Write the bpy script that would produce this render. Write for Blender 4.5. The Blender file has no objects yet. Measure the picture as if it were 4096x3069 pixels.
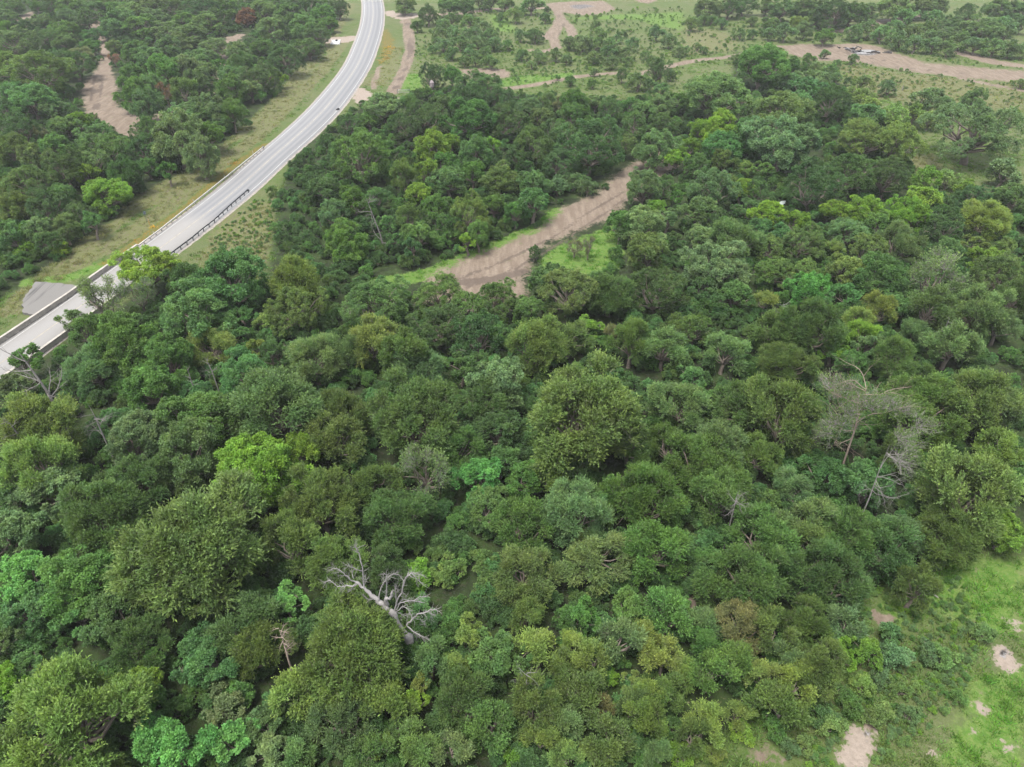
import bpy, math, random
import numpy as np
C = bpy.context.scene.collection
sc = bpy.context.scene
R = math.radians

# ------------------------------------------------------------------ camera, sky, sun, exposure
cam_d = bpy.data.cameras.new('camera'); cam = bpy.data.objects.new('camera', cam_d); C.objects.link(cam)
cam.location = (0, 0, 60); cam.rotation_euler = (R(90 - 36), 0, 0)
cam_d.sensor_fit = 'HORIZONTAL'; cam_d.angle = R(70); cam_d.clip_start = .5; cam_d.clip_end = 6000
sc.camera = cam
world = bpy.data.worlds.new('World'); sc.world = world; world.use_nodes = True
wn = world.node_tree.nodes; wl = world.node_tree.links; wn.clear()
sky = wn.new('ShaderNodeTexSky'); sky.sky_type = 'NISHITA'; sky.sun_disc = False
SUN_EL, SUN_AZ = 70, 215
sky.sun_elevation = R(SUN_EL); sky.sun_rotation = R(SUN_AZ); sky.air_density = 1.0; sky.dust_density = 2.0; sky.ozone_density = .6
bg = wn.new('ShaderNodeBackground'); bg.inputs['Strength'].default_value = .10
wo = wn.new('ShaderNodeOutputWorld'); hs = wn.new('ShaderNodeHueSaturation'); hs.inputs['Saturation'].default_value = .35; wl.new(sky.outputs[0], hs.inputs['Color']); wl.new(hs.outputs[0], bg.inputs[0]); wl.new(bg.outputs[0], wo.inputs[0])
sun_d = bpy.data.lights.new('sun', 'SUN'); sun_d.energy = 1.5; sun_d.angle = R(22); sun_d.color = (1, .97, .92)
sun = bpy.data.objects.new('sun', sun_d); C.objects.link(sun)
# sky sun_rotation runs clockwise from +Y: direction to sun
sd = (math.sin(R(SUN_AZ)) * math.cos(R(SUN_EL)), math.cos(R(SUN_AZ)) * math.cos(R(SUN_EL)), math.sin(R(SUN_EL)))
import mathutils
sun.rotation_euler = mathutils.Vector(sd).to_track_quat('Z', 'Y').to_euler()
sc.view_settings.view_transform = 'Standard'; sc.view_settings.look = 'None'
sc.view_settings.exposure = 2.36; sc.view_settings.gamma = 1; sc.view_settings.use_curve_mapping = False
sc.cycles.max_bounces = 6; sc.cycles.diffuse_bounces = 3; sc.cycles.transmission_bounces = 3; sc.cycles.volume_bounces = 0
sc.cycles.transparent_max_bounces = 4

TREES=[
(-29.9,47.0,'m','ol',6.90,11.7,'broad olive feathery tree with pale brushy twigs'),
(-34.0,30.0,'m','lo',5.54,10.9,'huge pale olive feathery tree filling the near corner'),
(8.2,66.0,'m','ol',7.39,12.2,'giant olive feathery tree in the middle of the wood'),
(-13.6,36.9,'m','ol',4.79,8.4,'huge olive-green feathery tree in front-left of the leaning white dead tree'),
(107.7,171.8,'q','gy',12.00,13.0,'gnarled grey-green tree with spreading dark limbs in the field'),
(-28.5,70.2,'m','gy',6.05,9.6,'huge grey-green feathery tree behind the bright green tree with grey twigs'),
(46.7,54.2,'m','lo',4.97,11.1,'huge pale olive feathery tree right of the drooping grey dead limbs'),
(-11.3,67.6,'m','ol',5.58,10.4,'huge olive-green feathery tree behind the half-bare tree with a lime patch'),
(-41.4,52.1,'m','ol',4.41,8.7,'huge olive-green feathery tree left of the broad olive tree'),
(-40.3,45.2,'e','md',4.13,6.7,'large mid-green leafy tree left of the broad olive tree'),
(-37.2,67.9,'e','md',5.05,7.8,'huge mid-green leafy tree behind-left of the bright green tree with grey twigs'),
(-27.8,59.4,'e','br',4.62,8.9,'bright yellow-green tree with grey bare twigs poking through'),
(31.6,67.9,'m','ol',4.98,10.4,'huge olive-green feathery tree left of the tangled grey dead tree'),
(49.6,69.9,'m','ol',5.11,9.3,'huge olive-green feathery tree left of the yellow-topped tree'),
(22.1,45.4,'m','ol',4.01,7.0,'first large olive-green feathery tree behind the tan brushy tree'),
(-54.6,66.4,'m','yl',4.79,9.4,'yellowish feathery tree at the picture edge near the bridge'),
(21.4,60.5,'m','ol',4.57,7.6,'huge olive-green feathery tree in front-right of the olive giant in mid-picture'),
(-19.8,54.6,'m','ol',4.00,8.2,'large olive-green feathery tree in front-right of the bright green tree with grey twigs'),
(14.0,55.4,'m','md',4.04,8.2,'large mid-green feathery tree in front-right of the olive giant in mid-picture'),
(29.8,45.4,'m','dk',3.63,7.5,'large dark green feathery tree behind-right of the tan brushy tree'),
(54.4,202.4,'p','lo',10.20,13.0,'pale green spreading tree showing dark forked limbs'),
(-44.0,101.0,'e','tl',5.82,10.4,'teal dome-shaped leafy tree just below the bridge'),
(-52.0,60.0,'m','yl',4.07,9.1,'large yellowish feathery tree in front of the yellowish tree at the picture edge'),
(-26.2,29.1,'e','tb',2.85,6.7,'vivid mint-green leafy tree cut by the bottom edge'),
(56.6,70.5,'m','yl',4.50,9.5,'yellow-topped feathery tree among olive crowns'),
(-45.8,90.7,'e','tl',5.15,10.0,'huge blue-green leafy tree in front-left of the teal dome below the bridge'),
(-11.9,53.3,'m','dk',3.72,6.9,'large dark green feathery tree in front-left of the half-bare tree with a lime patch'),
(-16.8,47.6,'m','ol',3.51,6.0,'large olive-green feathery tree behind-left of the leaning white dead tree'),
(-23.7,40.7,'m','dk',3.25,5.5,'large dark green feathery tree behind-left of the drooping brown dead tree'),
(6.5,53.2,'m','gy',3.66,8.7,'first large grey-green feathery tree in front of the olive giant in mid-picture'),
(67.2,186.0,'p','lo',8.68,12.7,'huge pale olive broad spreading tree in front of the round bright tree by the field'),
(-20.5,96.9,'o','ol',5.30,8.3,'huge olive-green dense tree in front of the tall white snag'),
(-9.7,59.7,'x','gy',3.78,8.7,'half-bare grey twigged tree with a lime green patch'),
(20.7,72.4,'m','gy',4.32,6.7,'large grey-green feathery tree right of the olive giant in mid-picture'),
(8.2,48.6,'m','gy',3.43,5.7,'second large grey-green feathery tree in front of the olive giant in mid-picture'),
(14.0,48.9,'m','md',3.41,6.9,'large mid-green feathery tree behind-left of the tan brushy tree'),
(24.8,50.4,'m','md',3.47,6.8,'large mid-green feathery tree behind the tan brushy tree'),
(44.2,51.3,'m','ol',3.52,6.4,'large olive-green feathery tree in front-right of the drooping grey dead limbs'),
(61.4,166.8,'e','gy',7.56,12.7,'huge grey-green leafy tree in front of the round bright tree by the field'),
(-52.6,84.2,'e','md',4.57,9.0,'huge mid-green leafy tree right of the forked dead tree by the bridge'),
(66.2,102.5,'x','gy',5.21,10.5,'bleached grey twiggy tree among olive crowns'),
(-36.6,61.2,'e','gy',3.69,8.8,'large grey-green leafy tree left of the bright green tree with grey twigs'),
(36.6,48.7,'m','dk',3.29,6.4,'large dark green feathery tree in front of the drooping grey dead limbs'),
(-43.8,65.8,'e','gy',3.76,6.9,'large grey-green leafy tree right of the yellowish tree at the picture edge'),
(-50.4,57.6,'e','gy',3.48,6.3,'first large grey-green leafy tree in front of the yellowish tree at the picture edge'),
(-50.8,50.7,'e','gy',3.23,6.5,'second large grey-green leafy tree in front of the yellowish tree at the picture edge'),
(-26.7,37.5,'e','tl',2.79,5.1,'blue-green leafy tree left of the drooping brown dead tree'),
(1.4,46.3,'m','ol',3.08,6.2,'large olive-green feathery tree in front-right of the mint crown beside a lime-patched tree'),
(-139.7,229.6,'o','ol',9.38,13.0,'first huge olive-green dense tree behind-left of the left dirt clearing'),
(17.4,163.7,'o','dk',7.07,13.0,'first huge dark green dense tree behind-left of the far end of the dirt strip'),
(3.3,85.3,'m','ol',4.39,8.4,'large olive-green feathery tree in front-right of the bare dirt strip'),
(-32.7,158.1,'o','ol',6.70,12.5,'huge olive-green dense tree in front of the pale gravel drive'),
(33.9,108.5,'e','gy',5.07,8.4,'huge grey-green leafy tree behind-left of the white twiggy treetop'),
(-6.4,64.7,'m','md',3.59,6.1,'large mid-green feathery tree behind-left of the mint crown beside a lime-patched tree'),
(-40.0,58.6,'m','dk',3.36,7.0,'large dark green feathery tree behind-left of the broad olive tree'),
(-22.1,49.5,'m','ol',3.04,7.1,'large olive-green feathery tree in front of the bright green tree with grey twigs'),
(-36.5,41.7,'e','dk',2.81,5.4,'dark green leafy tree in front-left of the broad olive tree'),
(-13.7,31.5,'m','gy',2.46,5.6,'grey-green feathery tree in front-right of the drooping brown dead tree'),
(-1.1,37.8,'e','md',2.68,5.3,'mid-green leafy tree right of the leaning white dead tree'),
(76.5,237.4,'p','md',9.15,13.0,'round bright green tree standing alone at the field edge'),
(-59.7,108.2,'e','br',4.93,8.0,'lime yellow-green tree hiding part of the bridge'),
(-26.8,82.8,'m','gy',4.08,7.8,'large grey-green feathery tree in front-right of the teal dome below the bridge'),
(8.8,101.4,'o','ol',4.70,8.1,'huge olive-green dense tree right of the bare dirt strip'),
(-12.5,80.6,'m','gy',4.03,6.7,'large grey-green feathery tree behind the half-bare tree with a lime patch'),
(-21.0,70.6,'m','ol',3.61,7.3,'large olive-green feathery tree behind-right of the bright green tree with grey twigs'),
(-20.4,65.8,'m','ol',3.46,6.8,'large olive-green feathery tree right of the bright green tree with grey twigs'),
(-46.7,45.9,'e','tb',2.83,5.6,'bright mint-green leafy tree behind the big pale olive corner tree'),
(-33.0,39.0,'m','dk',2.61,5.2,'dark green feathery tree behind-right of the big pale olive corner tree'),
(-21.9,38.3,'m','ol',2.58,5.5,'olive-green feathery tree left of the drooping brown dead tree'),
(-3.9,33.2,'m','ol',2.40,6.1,'first olive-green feathery tree in front-right of the leaning white dead tree'),
(1.0,52.0,'m','md',2.99,7.1,'mid-green feathery tree in front-right of the mint crown beside a lime-patched tree'),
(21.9,56.1,'m','ol',3.12,7.5,'second large olive-green feathery tree behind the tan brushy tree'),
(34.3,50.8,'m','ol',2.96,6.9,'first olive-green feathery tree in front-left of the drooping grey dead limbs'),
(42.4,88.0,'m','ol',4.09,9.5,'large olive-green feathery tree in front-right of the white twiggy treetop'),
(82.9,172.1,'p','lo',6.63,9.8,'huge pale olive broad spreading tree in front of the ash heap'),
(71.9,151.3,'o','dk',5.98,9.4,'huge dark green dense tree in front of the ash heap'),
(-46.2,81.7,'e','md',3.82,7.5,'large mid-green leafy tree in front-left of the teal dome below the bridge'),
(22.9,101.7,'o','dk',4.45,7.8,'huge dark green dense tree in front of the far end of the dirt strip'),
(78.5,105.9,'o','ol',4.58,7.9,'huge olive-green dense tree right of the grey bleached tree'),
(69.0,94.0,'m','gy',4.19,8.6,'large grey-green feathery tree in front-right of the grey bleached tree'),
(-3.1,74.4,'m','dk',3.59,6.1,'large dark green feathery tree behind the mint crown beside a lime-patched tree'),
(23.8,64.1,'m','gy',3.24,7.2,'large grey-green feathery tree left of the tangled grey dead tree'),
(30.4,50.2,'m','ol',2.85,5.4,'second olive-green feathery tree in front-left of the drooping grey dead limbs'),
(1.9,32.6,'m','ol',2.28,5.6,'third olive-green feathery tree in front-right of the leaning white dead tree'),
(-34.1,101.7,'m','yl',4.29,9.4,'large yellowish feathery tree right of the teal dome below the bridge'),
(-32.4,95.7,'o','ol',4.13,8.1,'large olive-green dense tree right of the teal dome below the bridge'),
(-45.7,74.7,'e','md',3.49,7.8,'large mid-green leafy tree right of the forked dead tree by the bridge'),
(-56.5,81.6,'m','gy',3.73,6.0,'large grey-green feathery tree right of the forked dead tree by the bridge'),
(-35.0,77.8,'e','tl',3.59,7.6,'large blue-green leafy tree behind the bright green tree with grey twigs'),
(-11.4,100.0,'o','ol',4.28,7.2,'large olive-green dense tree left of the bare dirt strip'),
(-10.9,90.8,'o','dk',3.99,7.5,'large dark green dense tree in front-left of the bare dirt strip'),
(15.4,101.4,'m','ol',4.32,7.2,'large olive-green feathery tree in front of the far end of the dirt strip'),
(-14.4,82.1,'m','ol',3.70,8.7,'large olive-green feathery tree in front-left of the bare dirt strip'),
(-1.3,76.8,'e','gy',3.55,7.8,'large grey-green leafy tree behind-left of the olive giant in mid-picture'),
(59.6,104.8,'e','tl',4.41,7.9,'huge blue-green leafy tree left of the grey bleached tree'),
(37.5,82.5,'m','ol',3.76,6.2,'second large olive-green feathery tree in front of the white twiggy treetop'),
(-2.1,68.0,'e','dk',3.23,6.2,'large dark green leafy tree behind the mint crown beside a lime-patched tree'),
(14.0,66.0,'m','ol',3.18,5.6,'large olive-green feathery tree in front-right of the olive giant in mid-picture'),
(27.9,71.4,'m','ol',3.30,7.9,'large olive-green feathery tree left of the tangled grey dead tree'),
(30.7,53.3,'m','gy',2.81,5.5,'first grey-green feathery tree left of the drooping grey dead limbs'),
(39.9,51.2,'m','gy',2.74,5.3,'grey-green feathery tree in front of the drooping grey dead limbs'),
(26.5,40.7,'m','ol',2.43,5.4,'second olive-green feathery tree right of the tan brushy tree'),
(60.9,142.2,'o','dk',5.35,9.9,'huge dark green dense tree behind the white twiggy treetop'),
(39.1,118.4,'m','gy',4.68,8.4,'huge grey-green feathery tree behind-left of the white twiggy treetop'),
(-42.5,86.8,'m','yl',3.77,6.1,'large yellowish feathery tree in front of the teal dome below the bridge'),
(-19.7,86.9,'m','yl',3.75,7.4,'large yellowish feathery tree in front of the tall white snag'),
(-77.2,169.0,'e','gy',5.91,12.5,'huge grey-green leafy tree right of the left dirt clearing'),
(-15.0,58.3,'m','ol',2.79,6.5,'olive-green feathery tree left of the half-bare tree with a lime patch'),
(-2.6,56.1,'e','ol',2.76,5.1,'olive-green leafy tree in front of the mint crown beside a lime-patched tree'),
(-12.3,46.0,'m','dk',2.45,6.2,'dark green feathery tree behind the leaning white dead tree'),
(-44.9,42.8,'e','tl',2.39,4.6,'blue-green leafy tree behind the big pale olive corner tree'),
(-17.8,33.9,'m','yl',2.11,5.5,'yellowish feathery tree in front of the drooping brown dead tree'),
(-2.0,31.5,'m','ol',2.06,4.7,'second olive-green feathery tree in front-right of the leaning white dead tree'),
(38.7,58.5,'e','tl',2.79,7.0,'blue-green leafy tree behind-left of the drooping grey dead limbs'),
(20.9,40.9,'m','tn',2.32,5.1,'tan brushy tree among dark saplings'),
(26.2,36.5,'m','ol',2.18,5.9,'olive-green feathery tree in front-right of the tan brushy tree'),
(22.0,33.1,'m','ol',2.10,5.0,'olive-green feathery tree behind-left of the larger sandy patch'),
(5.9,34.1,'m','ol',2.13,5.0,'first olive-green feathery tree in front-left of the tan brushy tree'),
(7.8,29.8,'m','ol',2.02,4.5,'second olive-green feathery tree in front-left of the tan brushy tree'),
(-129.2,204.2,'e','tl',6.74,10.2,'huge blue-green leafy tree left of the left dirt clearing'),
(-8.9,214.8,'o','dk',7.02,11.1,'huge dark green dense tree in front of the bare sand oval'),
(24.1,124.9,'e','gy',4.57,7.9,'huge grey-green leafy tree in front-right of the far end of the dirt strip'),
(-5.1,88.2,'o','dk',3.53,8.2,'large dark green dense tree in front of the bare dirt strip'),
(61.4,85.9,'m','gy',3.49,7.1,'large grey-green feathery tree behind-left of the yellow-topped tree'),
(-43.2,57.1,'m','dk',2.63,5.7,'dark green feathery tree in front-right of the yellowish tree at the picture edge'),
(-7.5,29.6,'m','ol',1.92,4.1,'olive-green feathery tree in front of the leaning white dead tree'),
(35.5,60.8,'e','tl',2.74,5.5,'blue-green leafy tree left of the drooping grey dead limbs'),
(51.4,52.8,'e','br',2.54,4.7,'bright yellow-green leafy tree right of the drooping grey dead limbs'),
(14.3,41.9,'m','md',2.23,5.4,'mid-green feathery tree left of the tan brushy tree'),
(-81.6,142.3,'e','br',4.88,7.6,'lime yellow-green tree at the edge of the roadside verge'),
(-10.3,187.2,'e','md',6.06,10.2,'huge mid-green leafy tree in front of the bare sand oval'),
(88.7,129.0,'m','yl',4.53,7.5,'huge yellowish feathery tree behind-right of the grey bleached tree'),
(-62.7,97.6,'x','gy',3.67,8.3,'large grey-green thin twiggy tree right of the concrete apron'),
(-2.3,100.2,'o','ol',3.77,6.5,'large olive-green dense tree in front of the bare dirt strip'),
(21.3,86.2,'m','gy',3.39,6.6,'large grey-green feathery tree behind-right of the olive giant in mid-picture'),
(-29.3,119.1,'e','md',4.12,7.4,'large mid-green leafy tree left of the tall white snag'),
(88.5,168.0,'p','lo',5.34,10.7,'huge pale olive broad spreading tree left of the gnarled field tree'),
(40.2,143.0,'e','gy',4.72,8.5,'huge grey-green leafy tree right of the far end of the dirt strip'),
(8.1,89.3,'m','ol',3.37,5.6,'large olive-green feathery tree behind the olive giant in mid-picture'),
(37.2,89.5,'m','ol',3.35,7.0,'first large olive-green feathery tree in front of the white twiggy treetop'),
(-3.7,59.8,'e','tb',2.55,6.4,'mint-green crown pressed against a lime-patched half-bare tree'),
(-9.9,33.0,'m','yl',1.88,5.3,'yellowish feathery tree in front of the leaning white dead tree'),
(-22.0,30.4,'e','tb',1.82,4.6,'bright mint-green leafy tree right of the vivid mint tree at the bottom edge'),
(-20.2,32.1,'e','dk',1.88,3.8,'dark green leafy tree in front-left of the drooping brown dead tree'),
(18.3,65.2,'m','ol',2.70,5.9,'olive-green feathery tree right of the olive giant in mid-picture'),
(59.7,70.2,'m','gy',2.80,7.1,'grey-green feathery tree right of the yellow-topped tree'),
(57.0,64.4,'m','yl',2.68,5.9,'yellowish feathery tree in front-right of the yellow-topped tree'),
(1.3,43.3,'m','ol',2.17,4.2,'olive-green feathery tree right of the leaning white dead tree'),
(38.4,44.9,'m','ol',2.17,6.0,'olive-green feathery tree in front of the drooping grey dead limbs'),
(17.1,36.4,'m','md',1.98,4.4,'mid-green feathery tree in front-left of the tan brushy tree'),
(9.4,39.0,'m','gy',2.03,5.4,'grey-green feathery tree left of the tan brushy tree'),
(-92.9,167.1,'o','ol',5.16,8.3,'huge olive-green dense tree in front of the left dirt clearing'),
(-99.8,147.3,'o','ol',4.67,8.0,'huge olive-green dense tree left of the lime roadside tree'),
(51.9,119.5,'o','ol',3.99,7.0,'second large olive-green dense tree behind the white twiggy treetop'),
(67.3,117.6,'m','gy',3.92,8.2,'large grey-green feathery tree behind-left of the grey bleached tree'),
(62.7,95.2,'m','gy',3.36,8.1,'large grey-green feathery tree in front of the grey bleached tree'),
(29.7,85.3,'m','gy',3.15,5.9,'large grey-green feathery tree in front-left of the white twiggy treetop'),
(-24.4,64.0,'e','br',2.51,6.5,'bright yellow-green leafy tree right of the bright green tree with grey twigs'),
(-40.2,42.0,'e','md',2.01,4.0,'mid-green leafy tree behind the big pale olive corner tree'),
(-16.6,35.2,'m','ol',1.83,4.8,'first olive-green feathery tree in front-right of the drooping brown dead tree'),
(-11.2,29.2,'m','ol',1.70,3.9,'second olive-green feathery tree in front-right of the drooping brown dead tree'),
(-31.4,35.6,'e','br',1.86,4.2,'bright yellow-green leafy tree behind the vivid mint tree at the bottom edge'),
(-19.1,29.6,'e','gy',1.72,3.6,'grey-green leafy tree right of the vivid mint tree at the bottom edge'),
(-24.3,34.0,'s','tn',1.84,3.0,'tan brown shrub behind-right of the vivid mint tree at the bottom edge'),
(1.6,60.1,'e','md',2.43,5.6,'mid-green leafy tree right of the mint crown beside a lime-patched tree'),
(28.8,63.9,'m','ol',2.52,5.5,'olive-green feathery tree in front-left of the tangled grey dead tree'),
(45.0,63.9,'m','ol',2.52,5.5,'olive-green feathery tree behind the drooping grey dead limbs'),
(23.1,39.5,'m','ol',1.93,5.3,'first olive-green feathery tree right of the tan brushy tree'),
(2.3,38.3,'m','yl',1.91,5.0,'yellowish feathery tree right of the leaning white dead tree'),
(-173.5,276.0,'o','gy',7.55,11.0,'huge grey-green dense tree behind-left of the left dirt clearing'),
(-1.0,188.6,'o','dk',5.48,8.9,'first huge dark green dense tree in front-right of the bare sand oval'),
(4.3,165.7,'o','dk',4.90,10.4,'second huge dark green dense tree in front-right of the bare sand oval'),
(11.1,173.1,'o','dk',5.10,9.2,'third huge dark green dense tree behind-left of the far end of the dirt strip'),
(22.5,113.4,'e','ol',3.66,8.6,'large olive-green leafy tree in front-right of the far end of the dirt strip'),
(79.4,150.6,'o','dk',4.56,9.2,'huge dark green dense tree in front-left of the gnarled field tree'),
(-52.0,104.1,'e','dk',3.45,7.8,'large dark green leafy tree right of the lime tree over the bridge'),
(16.8,86.8,'m','ol',3.04,7.4,'large olive-green feathery tree behind-right of the olive giant in mid-picture'),
(34.8,101.6,'e','md',3.42,5.6,'large mid-green leafy tree left of the white twiggy treetop'),
(-74.9,178.6,'e','md',5.04,8.8,'huge mid-green leafy tree left of the far end of the roadside rail'),
(-90.3,135.2,'o','dk',4.04,7.9,'large dark green dense tree left of the lime roadside tree'),
(-21.4,190.1,'o','dk',5.30,8.8,'huge dark green dense tree in front-right of the pale gravel drive'),
(-2.1,150.0,'e','ol',4.40,6.8,'large olive-green leafy tree behind the bare dirt strip'),
(-7.9,129.6,'o','ol',3.89,8.9,'large olive-green dense tree behind the bare dirt strip'),
(32.6,167.0,'e','gy',4.77,8.8,'huge grey-green leafy tree behind-right of the far end of the dirt strip'),
(179.7,304.8,'e','gy',7.94,9.3,'first huge grey-green leafy tree behind the gnarled field tree'),
(56.2,175.7,'e','tl',4.97,8.5,'huge blue-green leafy tree in front-right of the pale spreading tree'),
(-63.7,75.4,'e','gy',2.66,6.7,'grey-green leafy tree in front-left of the forked dead tree by the bridge'),
(43.7,108.8,'o','ol',3.46,5.7,'first large olive-green dense tree behind the white twiggy treetop'),
(46.4,100.1,'e','tb',3.22,7.9,'large bright mint-green leafy tree behind-right of the white twiggy treetop'),
(55.1,109.1,'e','yl',3.45,6.6,'large yellowish leafy tree behind-right of the white twiggy treetop'),
(-1.4,63.7,'e','tl',2.38,4.8,'blue-green leafy tree behind-right of the mint crown beside a lime-patched tree'),
(-54.5,56.2,'e','dk',2.20,5.3,'dark green leafy tree in front-left of the yellowish tree at the picture edge'),
(31.3,58.9,'m','gy',2.28,4.4,'second grey-green feathery tree left of the drooping grey dead limbs'),
(10.9,42.1,'e','md',1.88,5.2,'mid-green leafy tree left of the tan brushy tree'),
(30.6,41.6,'m','gy',1.89,3.8,'grey-green feathery tree right of the tan brushy tree'),
(19.7,37.2,'m','ol',1.77,4.8,'olive-green feathery tree in front of the tan brushy tree'),
(23.7,34.9,'m','yl',1.72,4.6,'yellowish feathery tree in front-right of the tan brushy tree'),
(15.7,32.0,'m','yl',1.66,4.4,'second small yellowish feathery tree in front of the tan brushy tree'),
(6.7,37.1,'m','yl',1.76,5.3,'yellowish feathery tree left of the tan brushy tree'),
(4.0,32.0,'m','gy',1.67,4.0,'third small grey-green feathery tree in front-right of the leaning white dead tree'),
(10.9,31.9,'m','ol',1.65,5.0,'third small olive-green feathery tree in front-left of the tan brushy tree'),
(-158.5,245.7,'o','ol',6.31,9.9,'second huge olive-green dense tree behind-left of the left dirt clearing'),
(-75.7,230.9,'o','dk',5.99,8.8,'huge dark green dense tree in front of the rust-red tree'),
(-117.9,176.0,'o','dk',4.75,10.3,'huge dark green dense tree left of the left dirt clearing'),
(-96.0,154.4,'o','dk',4.30,8.6,'large dark green dense tree behind-left of the lime roadside tree'),
(-96.6,136.1,'e','ol',3.92,6.6,'large olive-green leafy tree left of the lime roadside tree'),
(-34.1,201.7,'e','gy',5.35,8.6,'huge grey-green leafy tree in front-right of the pale gravel drive'),
(-18.2,167.4,'e','br',4.58,8.9,'huge bright yellow-green leafy tree in front-right of the pale gravel drive'),
(-7.8,163.0,'e','tl',4.49,8.9,'huge blue-green leafy tree in front of the bare sand oval'),
(10.4,159.5,'o','dk',4.43,7.3,'second huge dark green dense tree behind-left of the far end of the dirt strip'),
(130.2,330.6,'o','dk',8.17,12.2,'huge dark green dense tree behind-left of the ash heap'),
(68.2,134.0,'e','br',3.87,6.5,'second large bright yellow-green leafy tree behind-left of the grey bleached tree'),
(74.5,129.9,'e','br',3.75,8.3,'first large bright yellow-green leafy tree behind-left of the grey bleached tree'),
(62.0,125.1,'e','gy',3.67,6.2,'large grey-green leafy tree behind-left of the grey bleached tree'),
(-6.3,97.3,'o','ol',3.06,6.1,'large olive-green dense tree in front-left of the bare dirt strip'),
(-41.1,76.1,'e','tl',2.50,4.5,'blue-green leafy tree behind-left of the bright green tree with grey twigs'),
(-59.6,73.2,'e','md',2.44,4.4,'mid-green leafy tree behind the yellowish tree at the picture edge'),
(-42.6,37.3,'e','tl',1.68,3.6,'small blue-green leafy tree behind-left of the big pale olive corner tree'),
(-7.0,37.1,'m','gy',1.66,4.8,'first small grey-green feathery tree in front-right of the leaning white dead tree'),
(-3.6,39.6,'e','yl',1.71,4.7,'yellowish leafy tree right of the leaning white dead tree'),
(-4.8,29.9,'m','gy',1.52,3.5,'second small grey-green feathery tree in front-right of the leaning white dead tree'),
(-30.5,33.6,'e','md',1.60,3.5,'small mid-green leafy tree behind-left of the vivid mint tree at the bottom edge'),
(-9.5,47.7,'s','br',1.91,3.1,'bright yellow-green shrub behind-right of the leaning white dead tree'),
(56.1,59.5,'e','dk',2.13,5.2,'dark green leafy tree in front-right of the yellow-topped tree'),
(32.8,46.0,'m','gy',1.86,4.3,'grey-green feathery tree in front-left of the drooping grey dead limbs'),
(25.8,35.4,'m','ol',1.63,4.0,'small olive-green feathery tree behind-left of the larger sandy patch'),
(13.2,37.5,'m','yl',1.67,4.6,'second small yellowish feathery tree in front-left of the tan brushy tree'),
(13.0,34.5,'m','ol',1.61,4.0,'first small olive-green feathery tree in front-left of the tan brushy tree'),
(4.3,36.6,'m','ol',1.66,3.9,'small olive-green feathery tree right of the leaning white dead tree'),
(-141.1,251.5,'o','dk',6.18,9.3,'first huge dark green dense tree behind-left of the left dirt clearing'),
(-73.1,252.9,'o','dk',6.20,10.4,'first huge dark green dense tree in front-right of the rust-red tree'),
(-82.6,193.0,'e','gy',4.94,8.7,'second huge grey-green leafy tree behind-left of the far end of the roadside rail'),
(-100.2,177.2,'o','gy',4.61,7.7,'huge grey-green dense tree in front-left of the left dirt clearing'),
(-85.7,169.8,'o','dk',4.46,7.4,'huge dark green dense tree in front-right of the left dirt clearing'),
(-69.4,161.7,'e','gy',4.25,9.8,'large grey-green leafy tree left of the far end of the roadside rail'),
(-82.3,151.5,'m','dk',4.06,7.8,'large dark green feathery tree behind-right of the lime roadside tree'),
(-90.0,122.0,'e','tl',3.43,7.6,'large blue-green leafy tree behind-left of the concrete apron'),
(4.1,136.5,'e','tl',3.74,7.8,'large blue-green leafy tree behind-right of the bare dirt strip'),
(26.8,143.9,'e','gy',3.89,8.5,'first large grey-green leafy tree right of the far end of the dirt strip'),
(50.5,180.2,'e','br',4.66,9.3,'huge bright yellow-green leafy tree in front of the pale spreading tree'),
(48.6,168.8,'e','tl',4.42,8.7,'huge blue-green leafy tree in front of the pale spreading tree'),
(35.8,132.5,'e','gy',3.66,7.8,'second large grey-green leafy tree right of the far end of the dirt strip'),
(107.1,156.1,'s','gy',4.19,6.2,'grey-green shrub in front-right of the gnarled field tree'),
(5.4,106.8,'e','dk',3.14,5.9,'large dark green leafy tree right of the bare dirt strip'),
(-22.6,84.7,'m','gy',2.66,6.2,'grey-green feathery tree in front of the tall white snag'),
(68.2,98.6,'m','gy',2.95,6.7,'first grey-green feathery tree in front-right of the grey bleached tree'),
(72.0,92.4,'m','gy',2.83,5.9,'second grey-green feathery tree in front-right of the grey bleached tree'),
(52.1,83.1,'m','ol',2.61,6.7,'olive-green feathery tree behind-right of the tangled grey dead tree'),
(53.2,79.4,'m','dk',2.55,5.4,'dark green feathery tree left of the yellow-topped tree'),
(-21.0,43.8,'e','tb',1.75,3.9,'bright mint-green leafy tree behind the drooping brown dead tree'),
(-106.1,237.0,'e','md',5.59,11.4,'huge mid-green leafy tree behind-right of the left dirt clearing'),
(-106.3,170.6,'e','md',4.29,6.9,'large mid-green leafy tree in front-left of the left dirt clearing'),
(-13.1,149.1,'e','gy',3.85,7.2,'large grey-green leafy tree behind-right of the tall white snag'),
(-14.7,133.7,'e','md',3.53,7.5,'large mid-green leafy tree right of the tall white snag'),
(-30.7,135.6,'e','md',3.55,8.3,'large mid-green leafy tree behind-left of the tall white snag'),
(-17.2,123.0,'e','ol',3.33,6.2,'large olive-green leafy tree right of the tall white snag'),
(-38.7,145.3,'e','dk',3.78,6.4,'large dark green leafy tree behind-left of the tall white snag'),
(164.5,349.8,'e','gy',7.90,10.1,'first huge grey-green leafy tree behind-right of the ash heap'),
(85.1,202.4,'o','dk',4.90,10.1,'huge dark green dense tree in front-left of the ash heap'),
(94.4,142.4,'o','dk',3.72,6.1,'large dark green dense tree in front of the gnarled field tree'),
(79.1,124.9,'o','dk',3.35,7.2,'large dark green dense tree behind the grey bleached tree'),
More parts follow.
